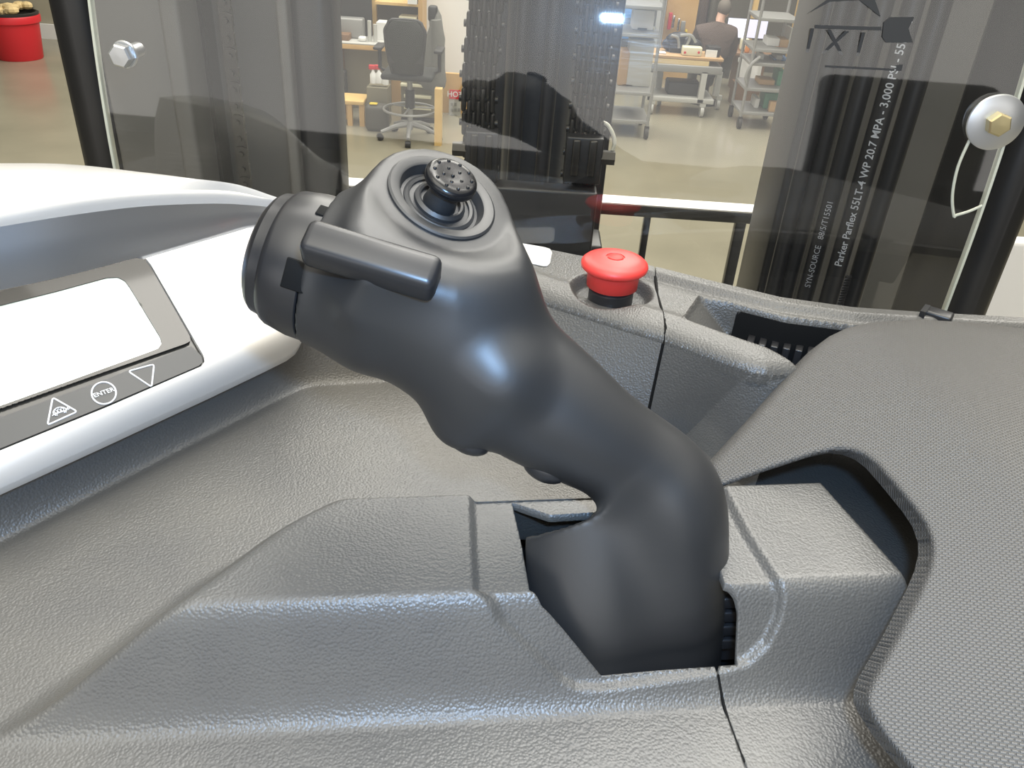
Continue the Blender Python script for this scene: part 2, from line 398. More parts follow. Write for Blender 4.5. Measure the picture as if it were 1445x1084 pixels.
# front skirt of the shelf (leans out to the tray; the right facet undercuts)
topi=[(540,322),(600,346),(660,372),(740,404),(800,424),(870,446),(937,466.3),(941,467.6),(970,478),(1000,489),(1030,499),(1056,508.5),(1062,510.5),(1128,513)]
boti=[(440,490),(520,520),(590,545),(680,548),(740,585),(820,598),(907,609),(911,610),(925,611),(940,612),(952,613),(962,614),(966,615.5),(1060,700)]
tp=[Zp(*q,zs)-A([0,0,FRW*.8-.0006]) for q in topi]; bp=[Zp(*q,zl-.001) for q in boti]
def skirt(nm,i0,i1):
    rows=[]
    for k in range(9):
        t=k/8; rows.append([tp[i]*(1-t)+bp[i]*t for i in range(i0,i1)])
    b=MB(); b.loft(rows,closed=False)
    b.obj(nm,m_plas,shelf,angle=30)
skirt('shelf_left_face',0,7); skirt('shelf_right_face',7,14)
sb=MB(); sb.tube([p-A([0,0,.0006]) for p in SS],.0009,6); sb.tube([tp[6]*.5+tp[7]*.5,bp[6]*.5+bp[7]*.5],.0009,6)
sb.obj('seam_gap',m_black,shelf)
for i in range(8):
    p=hit(1060+17.2*i,478+2.6*i,lambda x,y:z_shelf(x,y)*0+zs-.016)
    g=MB(); g.box(p+A([0,0,-.011]),(.0042,.012,.022),yaw=-.35,bev=.0006); g.obj('vent_rib',m_semi,shelf)
lb=MB(); lq=[(690,336),(768,349.5),(776,352),(779,357),(776,372),(772,376),(766,376),(700,361)]
lb.prism([Zp(*q,zs+.0003) for q in lq],(0,0,1),.0004)
tag(lb.obj('warning_label',m_stick,None),'blank white sticker on the shelf left of the red stop button','sticker')
# emergency stop
es=thing('emergency_stop_button','round red mushroom push button on a black collar standing on the shelf','push button',ce)
MB().lathe(ce-A([0,0,.002]),(0,0,1),[(0,.0135),(.008,.0135),(.009,.0125),(.0125,.0125),(.013,.012)],48).obj('collar',m_semi,es)
MB().lathe(ce,(0,0,1),[(.0085,.0148),(.0088,.0153),(.0175,.0156),(.0188,.0160),(.0196,.0185),(.0207,.0197),(.0222,.0200),(.0236,.0196),(.0252,.0178),(.0266,.0130),(.0272,.0060),(.0272,.0056),(.0266,.0054),(.0266,.0001)],64).obj('mushroom_cap',m_red,es,angle=60)
MB().lathe(ce,(0,0,1),[(.0262,.0047),(.0273,.0047),(.0276,.0042),(.0277,.0001)],32).obj('centre_insert',m_redl,es)
# ------------------------------------------------------------------ display pod
zp1=zl+.0315
Pa,Pb=Zp(0,690,zp1),Zp(425,490,zp1); e1=nrm(Pb-Pa); hb=nrm(A([-e1[1],e1[0],0])); al=math.radians(30)
g1=hb*math.cos(al)+A([0,0,1])*math.sin(al); n1=nrm(np.cross(e1,g1)); 
if n1[2]<0: n1=-n1
c0,c1=Zp(0,640,zp1),None
# main plane passes through the crease, which sits a little above the edge
pc=D(0,0,1); 
p_cr=Zp(0,640,zp1+.012); q_cr=Zp(400,478,zp1+.012)
e2=nrm(q_cr-p_cr); hb2=nrm(A([-e2[1],e2[0],0])); g2=hb2*math.cos(al)+A([0,0,1])*math.sin(al); n2=nrm(np.cross(e2,g2)); n2=n2 if n2[2]>0 else -n2
n3=nrm(np.cross(e1,q_cr-Pb)); n3=n3 if n3[2]>0 else -n3
def tpl(px,py,p0,n):
    d=F+(R_*((px-722.5)/f)[...,None])-(U_*((py-542)/f)[...,None]); return ((p0-C)@n)/(d@n),d
def podsurf(px,py):
    t2,d=tpl(px,py,p_cr,n2); t3,_=tpl(px,py,Pb,n3); return C+d*smax(t2,t3,.012)[...,None]
def onfascia(px,py,off=0.): return onplane(px,py,p_cr+n2*off,n2)
pod=thing('display_pod','silver instrument pod with hooded display left of the control handle','instrument panel',Pa*.5+Pb*.5)
OUT=[(-90,735),(0,690),(150,622),(300,553),(378,516),(408,501),(420,492),(426,482),(432,455),(436,420),(434,370),(424,330),(405,313),(380,317),(350,322),(205,365),(100,393),(0,415),(-90,436)]
BEZ=[(-90,420),(0,404),(100,382),(190,359),(203,361),(213,373),(287,501),(289,510),(284,517),(270,523),(150,575),(0,636),(-90,672)]
px,py=np.meshgrid(np.arange(-88,442,2.5),np.arange(300,735,2.5),indexing='ij')
so=poly_sd(px,py,OUT); sb_=poly_sd(px,py,BEZ)
V,Fc=clipgrid(podsurf(px,py),np.maximum(so,-sb_),rim=-n2*.006)
link_mesh('fascia',V,Fc,m_silver,pod,True,50)
def flat(name,m,polyo,polyi,off,step=3.,rim=.002):
    a=A(polyo); px,py=np.meshgrid(np.arange(a[:,0].min()-3,a[:,0].max()+4,step),np.arange(a[:,1].min()-3,a[:,1].max()+4,step),indexing='ij')
    d=F+(R_*((px-722.5)/f)[...,None])-(U_*((py-542)/f)[...,None]); p0=p_cr+n2*off
    P=C+d*(((p0-C)@n2)/(d@n2))[...,None]; s=poly_sd(px,py,polyo)
    if polyi: s=np.maximum(s,-poly_sd(px,py,polyi))
    V,Fc=clipgrid(P,s,rim=-n2*rim); return link_mesh(name,V,Fc,m,pod,True,40)
LCD=[(-90,452),(0,431),(80,411),(150,392),(166,391),(176,396),(184,407),(226,476),(228,485),(223,492),(210,497),(100,537),(0,573),(-90,606)]
SCR=[(-90,424),(0,409),(100,387),(192,364),(203,366),(212,376),(268,474),(269,481),(262,485),(150,524),(0,577),(-90,610)]
STR=[(-90,622),(0,589),(150,535),(262,490),(270,489),(276,494),(285,503),(286,511),(281,516),(150,572),(0,633),(-90,669)]
flat('display_bezel',m_bezel,BEZ,None,-.0022)
flat('screen_surround',m_bezel,SCR,LCD,-.0004)
flat('screen',m_lcd,LCD,None,-.0009)
strip=flat('button_strip',m_strip,STR,None,-.0006)
ux=nrm(onfascia(168,547.5)-onfascia(128,561)); uy=np.cross(n2,ux)
def icon(name,curves,r=.00042,extra=None):
    b=MB()
    for cpts,closed in curves:
        b.tube([onfascia(*q,-.0005) for q in cpts],r,6,closed)
    if extra: extra(b)
    return b.obj(name,m_white,strip)
def rtri(P):
    out=[]; n=3
    for i in range(3):
        p=A(P[i]);a=A(P[i-1]);c=A(P[(i+1)%3]); u=nrm(a-p)*4; v=nrm(c-p)*4
        for t in (0,.33,.66,1): out.append((1-t)**2*(p+u)+2*t*(1-t)*p+t*t*(p+v))
    return out
icon('up_triangle_print',[(rtri([(74.5,561),(67,600),(109,581)]),True)])
icon('down_triangle_print',[(rtri([(181,524),(217.5,514),(214,546.5)]),True)])
def ent(b):
    V,Fc=text_mesh('ENTER',.0033,.00003); o=onfascia(146.5,554.3,-.0004); b.add([o+ux*v[0]+uy*v[1]+n2*.0002 for v in V],Fc)
icon('enter_print',[([(146.5+17.3*math.cos(t),554.8-15.6*math.sin(t)) for t in np.linspace(0,2*math.pi,33)[:-1]],True)],extra=ent)
def turtle(b):
    o=onfascia(84.5,580.5,-.0004); S=.00072
    def ln(P,r=.00018): b.tube([o+ux*x*S+uy*y*S for x,y in P],r,5)
    arc=[(-4*math.cos(t)+.0,3.6*math.sin(t)-.6) for t in np.linspace(0,math.pi,13)]
    ln(arc,.00028); ln([(-4.4,-.8),(4.2,-.8)],.00028)
    for x in (-2.2,-.2,1.8): ln([(x-.8,1.0),(x,2.2),(x+.9,1.0),(x+.5,-.5),(x-.6,-.5),(x-.8,1.0)])
    ln([(4.0,-.6),(5.2,.9),(6.2,1.0),(6.0,.1),(4.8,-.8)],.00026)
    for x in (-3.2,2.4): ln([(x,-.9),(x-.6,-2.1),(x+.6,-2.1),(x+.9,-.9)],.00026)
    ln([(-4.2,-.8),(-5.2,-1.4)],.00024)
icon('turtle_print',[],extra=turtle)
# hood
q0=[(-90,434),(0,415),(100,393),(205,365),(300,337),(350,322),(400,316),(432,318)]
q1=[(-90,332),(0,318),(100,302),(200,290),(290,286.5),(340,288),(388,293),(428,303)]
q2=[(-90,298),(0,286),(100,277),(200,270),(290,268),(340,272),(388,287.5),(428,300)]
q3=[(-90,232),(0,230.5),(100,232),(200,243.5),(290,259),(340,269.5),(388,285),(428,298)]
cols=[]
for a,b,c_,e in zip(q0,q1,q2,q3):
    Q=onfascia(*a,.0); dq=(Q-C)@F; Lp=D(*b,dq-.004)
    zr=Lp[2]+min(.007,max(.0012,(b[1]-c_[1])*dq/f*.75))
    Rg=Zp(*c_,zr); Sv=Zp(*e,zr+.003)
    if (Sv-C)@F<(Rg-C)@F+.004: Sv=D(*e,(Rg-C)@F+.004)
    cols.append((Q,Lp,Rg,Sv))
fine=[np.stack(spline([c_[k] for c_ in cols],6)) for k in range(4)]
b=MB(); rows=[fine[0]-n2*.004]
for t in (.35,.7,.99): rows.append(fine[0]*(1-t)+fine[1]*t)
b.loft(rows,closed=False); b.obj('hood_inner_face',m_insil,pod,angle=50)
b=MB(); ctl=fine[1]+A([0,0,.008]); rows=[fine[0]*.02+fine[1]*.98]
for t in np.linspace(0.05,1,7): rows.append((1-t)**2*fine[1]+2*t*(1-t)*ctl+t*t*fine[2])
for t in (.25,.5,.75,.9): rows.append(fine[2]*(1-t)+fine[3]*t+A([0,0,.004*math.sin(math.pi*t)]))
rows.append(fine[3]); 
for t in (.3,.6,1.): rows.append(fine[3]+A([0,.02*t**.5,0])-A([0,0,.07*t]))
b.loft(rows,closed=False); b.obj('hood',m_silver,pod,angle=50)
# ------------------------------------------------------------------ padded grey plate on the right
def padinv(px,py):
    ia=2.564+.000844*(px-1000)+.002834*(py-655)
    # bend line
    a,b_=A([1232,455.]),A([1470,700.]); d=nrm(b_-a); ds=(px-a[0])*-d[1]+(py-a[1])*d[0]; ds=-ds
    return smin(ia,ia-.0016*ds,.05)
OP=[(1000,655),(1060,590),(1130,510),(1150,490),(1170,475),(1195,463),(1230,455),(1300,451),(1380,456),(1500,470),(1700,500),(1740,520),(1740,1300),(1480,1300),(1280,1084),(1248,1045),(1228,1014),(1220,997),(1220,980),(1228,960),(1262,900),(1296,832),(1307,805),(1312,782),(1311,764),(1303,742),(1288,720),(1258,684),(1234,657),(1218,645),(1200,638),(1180,636),(1150,642),(1080,665),(1030,683),(1012,690)]
px,py=np.meshgrid(np.arange(990,1750,3.),np.arange(440,1310,3.),indexing='ij')
so=poly_sd(px,py,OP); t=np.clip(1+so/11,0,1); iv=padinv(px,py)
dep=1/iv+.0055*(1-np.sqrt(np.clip(1-t*t,0,1)))
dd=F+(R_*((px-722.5)/f)[...,None])-(U_*((py-542)/f)[...,None]); P=C+dd*dep[...,None]
V,Fc=clipgrid(P,so,rim=F*.009+U_*-.002)
pn=np.cross(D(1200,600,1/padinv(A(1200.),A(600.)))-D(1150,800,1/padinv(A(1150.),A(800.))),D(1300,800,1/padinv(A(1300.),A(800.)))-D(1150,800,1/padinv(A(1150.),A(800.)))); pn=nrm(pn)
if pn@F>0: pn=-pn
ax=nrm(np.cross(U_,pn)); ay=np.cross(pn,ax)
PADROT=Matrix((ax,ay,pn)).to_euler(); m_pad=mk_pad()
o=link_mesh('knee_pad',V,Fc,m_pad,None,True,60)
tag(o,'large grey woven-textured padded plate with a cutout right of the handle','pad')
# ------------------------------------------------------------------ control handle
def K(px,py,d): return A([(px-722.5)*d/f,-(py-542)*d/f,d])
def W(k): k=np.asarray(k); return C+k[...,0:1]*R_+k[...,1:2]*U_+k[...,2:3]*F
h=.00110
lo=A([-.093,-.135,.245]); hi=A([.100,.108,.420])
gx,gy,gz=[np.arange(lo[i],hi[i],h,dtype=np.float32) for i in range(3)]
GX,GY,GZ=np.meshgrid(gx,gy,gz,indexing='ij')
def seg(p,q,r0,r1):
    p=p.astype(np.float32);q=q.astype(np.float32); e=q-p; t=np.clip(((GX-p[0])*e[0]+(GY-p[1])*e[1]+(GZ-p[2])*e[2])/(e@e),0,1)
    return np.sqrt((GX-p[0]-e[0]*t)**2+(GY-p[1]-e[1]*t)**2+(GZ-p[2]-e[2]*t)**2)-(r0+(r1-r0)*t)
def chain(L,k):
    if len(L)>4: L=[tuple(q) for q in spline(L,4)]
    v=None
    for a,b_ in zip(L[:-1],L[1:]):
        s=seg(K(*a[:3]),K(*b_[:3]),a[3]*a[2]/f,b_[3]*b_[2]/f); v=s if v is None else smin(v,s,k)
    return v
grip=chain([(640,462,.312,97),(675,500,.315,98),(741,550,.320,91),(790,584,.323,82),(834,613,.326,72),(880,641,.331,66),(920,669,.335,66),(944,703,.338,70),(949,755,.345,72),(942,850,.362,78),(922,985,.395,82)],.004)
head=chain([(420,370,.312,100),(470,387,.312,103),(545,415,.312,115),(640,458,.313,101)],.004)
# cut the head at the ring plane
rc=K(458.5,382.5,.312); rd=A([-.948,.318,0.])
head=np.maximum(head,(GX-rc[0])*rd[0]+(GY-rc[1])*rd[1])
nl=nrm(A([.414,.552,-.72])); la=A([.8,-.6,0]); lbb=np.cross(nl,la)
pxu=.305/f; LC=K(624,279,.304)
cx=LC-nl*22*pxu
qa=(GX-cx[0])*la[0]+(GY-cx[1])*la[1]+(GZ-cx[2])*la[2]; qb=(GX-cx[0])*lbb[0]+(GY-cx[1])*lbb[1]+(GZ-cx[2])*lbb[2]; qn=(GX-cx[0])*nl[0]+(GY-cx[1])*nl[1]+(GZ-cx[2])*nl[2]
rr=14*pxu
def onl(px,py):
    k=A([(px-722.5)/f,-(py-542)/f,1.]); k=k*((LC@nl)/(k@nl)); return ((k-cx)@la,(k-cx)@lbb)
hp=[(92*pxu*math.cos(t),92*pxu*math.sin(t)) for t in np.linspace(0,2*math.pi,25)[:-1]]+[onl(*q) for q in ((532,283),(506,322),(524,382),(640,408),(722,392))]
hp=sorted(hp); hull=[]
for rev in (hp,hp[::-1]):
    st_=[]
    for p in rev:
        while len(st_)>1 and (st_[-1][0]-st_[-2][0])*(p[1]-st_[-2][1])-(st_[-1][1]-st_[-2][1])*(p[0]-st_[-2][0])<=0: st_.pop()
        st_.append(p)
    hull+=st_[:-1]
ra=poly_sd(qa,qb,hull).astype(np.float32)+rr*.35; rn=np.abs(qn+16*pxu)-(38*pxu-rr)
lobe=np.minimum(np.maximum(ra,rn),0)+np.sqrt(np.maximum(ra,0)**2+np.maximum(rn,0)**2)-rr
neck=chain([(622,312,.322,78),(644,410,.314,100)],.004)
body=smin(smin(head,grip,.009),smin(lobe,neck,.016),.018)
swell=chain([(704,532,.300,58),(655,588,.312,46)],.004)
body=smin(body,swell,.010)
body=smax(body,(qn-22*pxu)-np.maximum(np.sqrt(qa**2+qb**2)-100*pxu,0)*.6,.004)
# boot: open half shell that closes the slot, flowing into the neck
bc=K(832,850,.361); brx=118*.352/f; brz=.034
dY_=bc[1]-GY; bz_=bc[2]+.10*dY_+.32*.5*(dY_+np.sqrt(dY_**2+.012**2))-.0019; er=np.sqrt(((GX-bc[0])/brx)**2+((GZ-bz_)/brz)**2); el=(er-1)*min(brx,brz)
shell=np.abs(el+.0012)-.0013
shell=np.maximum(shell,GZ-bz_-.006); shell=np.maximum(shell,K(741,800,.343)[0]-GX)
ea,eb=K(733,766,.33),K(866,713,.33); ed=nrm((eb-ea)[:2]); shell=np.maximum(shell,-(GX-ea[0])*ed[1]+(GY-ea[1])*ed[0]-.002*(1-((GX-(ea[0]+eb[0])/2)/.02)**2)*0)
body=smin(body,shell,.012)
body=np.maximum(body,-(GY-K(800,995,.33)[1]))
# well for the thumb joystick
well=np.maximum(np.sqrt(qa**2+qb**2)-60*pxu,-(qn-22*pxu+32*pxu))
body=smax(body,-np.maximum(well,-(qn-22*pxu+30*pxu)),.0012)
groove=np.abs(np.sqrt(qa**2+qb**2)-80*pxu)-1.6*pxu; groove=np.maximum(groove,np.abs(qn-22*pxu)-5*pxu)

V,Fc=surface_nets(body.astype(np.float32),lo,h)
# light smoothing of the net
def relax(V,Fc,n):
    a=np.concatenate([Fc[:,[0,1]],Fc[:,[1,2]],Fc[:,[2,3]],Fc[:,[3,0]]]); cnt=np.bincount(a.ravel(),minlength=len(V))[:,None]
    for _ in range(n):
        s=np.zeros_like(V)
        for k in range(3): s[:,k]=np.bincount(a[:,0],V[a[:,1],k],len(V))+np.bincount(a[:,1],V[a[:,0],k],len(V))
        V=V*.5+.5*s/np.maximum(cnt,1)
    return V
V=relax(V,Fc,3)
hand=thing('control_joystick','bent black rubber control handle with thumb joystick rising from the console housing','control handle',W(K(930,940,.35)))
o=link_mesh('grip_body',W(V),Fc,m_rub,hand,True,None)
bm=bmesh.new(); bm.from_mesh(o.data); bmesh.ops.recalc_face_normals(bm,faces=bm.faces[:]); bm.to_mesh(o.data); bm.free()
def dirW(v): return v[0]*R_+v[1]*U_+v[2]*F
pr=.312/f
MB().lathe(W(rc),dirW(rd),[(a*pr,b_*pr) for a,b_ in [(1.5,60),(1.5,102),(3,104),(24,103.5),(54,98),(60,95),(64,90),(70,88.5),(78,87),(84,82),(90,72),(92,60),(92,1)]],72).obj('twist_ring',m_semi,hand,angle=28)
b=MB(); pu_=A([.318,.948,0])
for (al_,pe,ang,sx,sy) in ((-4,0,42.,38,20),(2,0,-13.,44,40)):
    a_=math.radians(ang); no_=pu_*math.sin(a_)+A([0,0,-1.])*math.cos(a_); tn=np.cross(no_,rd)
    b.box(W(rc+rd*al_*pr+no_*(101.6*pr)),(sx*pr,sy*pr,.0022),axes=(dirW(rd),dirW(tn),dirW(no_)),bev=.0004)
b.obj('ring_slot',m_black,hand)
# thumb lever
pl_=.283/f; Lx=A([.958,-.286,0]); Nn=nrm(A([.20,.36,-.88])); Nn=nrm(Nn-Lx*(Nn@Lx)); Wn=np.cross(Nn,Lx)
kq=A([(523-722.5)/f,-(372-542)/f,1.]); kq=kq*((LC@nl)/(kq@nl))+nl*5*pl_
b=MB(); b.box(W(kq),(186*pl_,52*pl_,52*pl_),axes=(dirW(Lx),dirW(Wn),dirW(Nn)),bev=12*pl_)
for v in b.V: pass
b.obj('thumb_lever',m_semi,hand,angle=50)
# thumb joystick: ring, bellows, stalk, cap with dimples
TO=W(LC); TN=dirW(nl); upv=dirW(la)
b=MB(); b.lathe(TO,TN,[(-.003,60*pxu),(-.003,80*pxu),(.0007,80*pxu),(.0012,77*pxu),(.0010,66*pxu),(.0006,63*pxu),(-.0035,57*pxu),(-.0055,55*pxu)],8 if False else 64,up=upv).obj('joystick_ring',m_rub,hand,angle=25)
jb=b=MB(); b.lathe(TO,TN,[(-.0075,60*pxu),(-.0060,56*pxu),(-.0025,53*pxu),(-.0018,49*pxu),(-.0022,45*pxu),(-.0060,42.5*pxu),(-.0062,40*pxu),(-.0018,37.5*pxu),(-.0008,33*pxu),(-.0012,30*pxu),(-.0050,28*pxu),(-.0050,26*pxu),(-.0008,23*pxu),(.004,20*pxu)],56,up=upv).obj('bellows',m_rub,hand,angle=40)
js=thing_cap=MB().lathe(TO,TN,[(-.004,17*pxu),(.0055,15*pxu),(.006,16*pxu),(.0062,26*pxu),(.0066,33*pxu),(.0076,37*pxu),(.0092,38*pxu),(.0104,36.5*pxu),(.0112,32*pxu),(.0114,24*pxu),(.0110,12*pxu),(.0108,.5*pxu)],56,up=upv).obj('joystick_cap',m_gloss,hand,angle=60)
b=MB(); jx,jy,jz=frame(TN,upv)
for ring,(rad,nn) in enumerate([(0,1),(14,5),(27,10)]):
    for i in range(nn):
        t=2*math.pi*i/nn+ring*.4; b.ball(TO+TN*(.0112-(.0003 if rad<20 else -.0001))+(jx*math.cos(t)+jy*math.sin(t))*rad*pxu,2.7*pxu,n=10,m=8)
b.obj('grip_dimples',m_gloss,js)
for (qx,qy,dd_) in ((660,621,.313),(768,661,.321)):
    b=MB(); ax_=dirW(nrm(A([.87,-.42,0]))); b.ball(W(K(qx,qy,dd_)),(34*pr,20*pr,28*pr),axes=(ax_,nrm(np.cross(F,ax_)),F),n=24,m=16); b.obj('finger_button',m_semi,hand)
# ------------------------------------------------------------------ windshield
gn=nrm(A([.066,.9978,0])); ge=A([gn[1],-gn[0],0]); gp=A([.05,.514,0]); GA=.68
def glassP(x,z):
    s=(x-gp[0])/ge[0]; return gp+ge*s+A([0,0,z])+gn*GA*max(z-2.30,0)**2
def onglass(px,py,off=0.):
    d=ray(px,py); t=.5
    for _ in range(8):
        p=C+d*t; o=gp+gn*(GA*max(p[2]-2.30,0)**2-off); t=((o-C)@gn)/(d@gn)
    return C+d*t
def mk_glass():
    m=bpy.data.materials.new('scratched_polycarbonate'); m.use_nodes=True; nt=m.node_tree; nt.nodes.clear(); N=nt.nodes.new; L=nt.links.new
    out=N('ShaderNodeOutputMaterial'); tr=N('ShaderNodeBsdfTransparent'); tr.inputs[0].default_value=(.95,.955,.945,1)
    g=N('ShaderNodeBsdfGlossy'); g.inputs['Roughness'].default_value=.03; g.inputs['Color'].default_value=(1,1,1,1)
    fr=N('ShaderNodeFresnel'); fr.inputs[0].default_value=1.75
    m1=N('ShaderNodeMixShader'); L(fr.outputs[0],m1.inputs[0]); L(tr.outputs[0],m1.inputs[1]); L(g.outputs[0],m1.inputs[2])
    # fine scratches: wide, weak lobe broken up by stretched noise
    tc=N('ShaderNodeTexCoord'); mp=N('ShaderNodeMapping'); mp.inputs['Scale'].default_value=(30,30,900); mp.inputs['Rotation'].default_value=(0,.25,0); L(tc.outputs['Object'],mp.inputs[0])
    nz=N('ShaderNodeTexNoise'); nz.inputs['Scale'].default_value=1; nz.inputs['Detail'].default_value=4; nz.inputs['Distortion'].default_value=1.5; L(mp.outputs[0],nz.inputs['Vector'])
    r=N('ShaderNodeMapRange'); r.inputs[1].default_value=.30; r.inputs[2].default_value=.8; r.inputs[3].default_value=.010; r.inputs[4].default_value=.13; pn=N('ShaderNodeTexNoise'); pn.inputs['Scale'].default_value=9; L(tc.outputs['Object'],pn.inputs['Vector']); pr_=N('ShaderNodeMapRange'); pr_.inputs[1].default_value=.42; pr_.inputs[2].default_value=.68; L(pn.outputs['Fac'],pr_.inputs[0]); mu=N('ShaderNodeMath'); mu.operation='MULTIPLY'; L(nz.outputs['Fac'],mu.inputs[0]); L(pr_.outputs[0],mu.inputs[1]); L(mu.outputs[0],r.inputs[0])
    g2=N('ShaderNodeBsdfGlossy'); g2.inputs['Roughness'].default_value=.24
    bp=N('ShaderNodeBump'); bp.inputs['Strength'].default_value=.15; bp.inputs['Distance'].default_value=.0004; L(nz.outputs['Fac'],bp.inputs['Height']); L(bp.outputs[0],g2.inputs['Normal'])
    m2=N('ShaderNodeMixShader'); L(r.outputs[0],m2.inputs[0]); L(m1.outputs[0],m2.inputs[1]); L(g2.outputs[0],m2.inputs[2])
    df=N('ShaderNodeBsdfDiffuse'); df.inputs[0].default_value=(.8,.78,.7,1)
    m3=N('ShaderNodeMixShader'); m3.inputs[0].default_value=.005; L(m2.outputs[0],m3.inputs[1]); L(df.outputs[0],m3.inputs[2])
    L(m3.outputs[0],out.inputs[0]); return m
m_glass=mk_glass(); m_edge=mat('polycarbonate_edge',(.62,.63,.52),.3)
wind=thing('windshield','clear scratched polycarbonate windshield between the console and the lift mast','windshield',glassP(0,2.27))
XL,XR=onglass(142,116)[0],onglass(1378,316)[0]
xg=np.linspace(XL,XR,40); zg=np.linspace(2.262,2.62,40)
b=MB(); b.loft([[glassP(x,z) for x in xg] for z in zg],closed=False); o=b.obj('pane',m_glass,wind,angle=None or 80)
for nm,x in (('pane_edge',XL),('pane_edge',XR)):
    b=MB(); b.loft([[glassP(x,z)+A([dx,0,0])+gn*dn for dx,dn in ((-.0008,-.0015),(.0008,-.0015),(.0008,.0035),(-.0008,.0035))] for z in zg]); b.obj(nm,m_edge,wind,angle=40)
# notch in the lower right corner: polished bright edge around an open slot
SL=spline([(1369,196),(1352,235),(1344,275),(1346,304),(1350,303.5),(1368,298),(1386,290)],5)
b=MB(); b.tube([onglass(*q) for q in SL],.0009,8); b.obj('notch_edge',m_edge,wind)
bo=thing('windshield_bolt','large washer with yellow hex bolt clamping the right edge of the windshield','bolt',onglass(1403,172))
o_=onglass(1404,172,.002); nb=-gn
MB().lathe(o_,nb,[(0,.0155),(.0004,.0160),(.0018,.0160),(.0022,.0155),(.0022,.004)],48).obj('washer',m_zinc,bo)
b=MB(); b.lathe(o_+nb*.002,nb,[(0,.0068),(.0055,.0068),(.0065,.0058),(.0068,.001)],6,up=(.3,.1,1)); b.obj('bolt_head',m_brass,bo,angle=20)
b2=thing('windshield_bolt','silver flanged hex bolt through the left edge of the windshield','bolt',onglass(172,75))
o_=onglass(178,76,-.004)
MB().cyl(o_+gn*.016,o_,.0046,n=20).obj('spacer',m_zinc,b2)
MB().lathe(o_,nb,[(0,.0076),(.0020,.0084),(.003,.0078)],32).obj('flange',m_zinc,b2)
b=MB(); b.lathe(o_+nb*.003,nb,[(0,.0073),(.0052,.0073),(.0062,.0062),(.0064,.0002)],6,up=(.2,.1,1)); b.obj('bolt_head',m_zinc,b2,angle=20)
# small clip on the rim of the shelf, right
cp_=thing('cable_clip','small black clip on the back rim of the shelf at right','clip',Zp(1330,450,zs))
b=MB(); b.box(Zp(1318,452,zs)+A([0,-.002,.003]),(.016,.010,.008),yaw=-.6,bev=.0015); b.obj('clip_body',m_semi,cp_); b=MB(); b.box(Zp(1300,452,zs)+A([0,0,.003]),(.003,.012,.010),yaw=-.6); b.obj('clip_lip',m_semi,cp_)
# ------------------------------------------------------------------ lift mast behind the windshield (vertical sections)
def X0(px,y,row=100): return Yp(px,row,y)[0]
def vbox(b,px0,px1,y,depth,z0=0.,z1=3.3,row=100,bev=0):
    a,c=X0(px0,y,row),X0(px1,y,row); b.box(((a+c)/2,y+depth/2,(z0+z1)/2),(abs(c-a),depth,z1-z0),bev=bev); return b
lm=thing('mast_upright','tall dark steel mast channel behind the left half of the windshield','mast upright',(X0(260,.85),.85,0))
b=vbox(MB(),76,150,.86,.09,bev=.026); b.obj('outer_column',m_mast,lm)
b=vbox(MB(),146,250,.83,.02,bev=.003); b.obj('side_plate',m_mastg,lm)
b=vbox(MB(),236,264,.815,.05,bev=.004); b.obj('flange_rib',m_mastg,lm)
b=vbox(MB(),262,402,.93,.02); b.obj('web',m_mastg,lm)
b=vbox(MB(),288,296,.90,.03); b.obj('web_rib',m_mast,lm)
b=vbox(MB(),396,412,.86,.07,bev=.003); b.obj('inner_flange',m_mastg,lm)
b=vbox(MB(),411,470,.87,.06,bev=.012); b.obj('inner_column',m_mast,lm)
def side_chain(name,label,px,y,n,z0,pitch=.0159):
    t=thing(name,label,'chain',(X0(px,y),y,z0)); x=X0(px,y); b=MB(); pb=MB()
    for i in range(n):
        z=z0+i*pitch*1.0; off=.0035 if i%2 else -.0035
        V=[];
        for yy in (-.0016,.0016):
            for k in range(20):
                a=2*math.pi*k/20; r=.0078 ; cz=pitch/2 if math.sin(a)>0 else -pitch/2
                wst=r*(1 if abs(math.sin(a))>.35 else .78)
                V.append((x+wst*math.cos(a),y+off*.35+yy,z+cz+r*math.sin(a)))
        b.add(V,[list(range(20)),list(range(20,40))[::-1]]+[(k,(k+1)%20,20+(k+1)%20,20+k) for k in range(20)])
        pb.cyl((x,y-.006,z+pitch/2),(x,y+.006,z+pitch/2),.0028,n=10)
    b.obj('link_plates',m_chain,t,angle=30); pb.obj('pins',m_zinc if False else m_chain,t)
side_chain('roller_chain','oily roller chain hanging in front of the left mast channel',328,.84,26,2.13)
# centre: cylinder, hoses, leaf chains, anchors
m_cyl=mat('painted_cylinder',(.045,.048,.055),.28)
lc=thing('lift_cylinder','dark hydraulic lift cylinder standing upright in the centre of the mast','hydraulic cylinder',(X0(760,.98),.98,0))
xc=X0(762,.98); rcyl=abs(X0(812,.98)-X0(710,.98))/2
MB().cyl((xc,.98+rcyl,0),(xc,.98+rcyl,3.3),rcyl,n=40).obj('barrel',m_cyl,lc)
b=MB(); b.lathe((xc,.98+rcyl,2.02),(0,0,1),[(0,rcyl+.004),(.03,rcyl+.004)],40); b.obj('barrel_band',m_mast,lc)
for (px_,y_,r_,lab) in ((731,.955,.0075,'grey hose left of the two running down the central lift cylinder'),(774,.955,.0085,'hose right of the two running down the central lift cylinder')):
    x=X0(px_,y_); b=MB(); b.tube([(x+.004*math.sin(z*3),y_,z) for z in np.linspace(0,3.2,30)],r_,12)
    tag(b.obj('cylinder_hose',m_hose,None),lab,'hose','hoses on the lift cylinder')
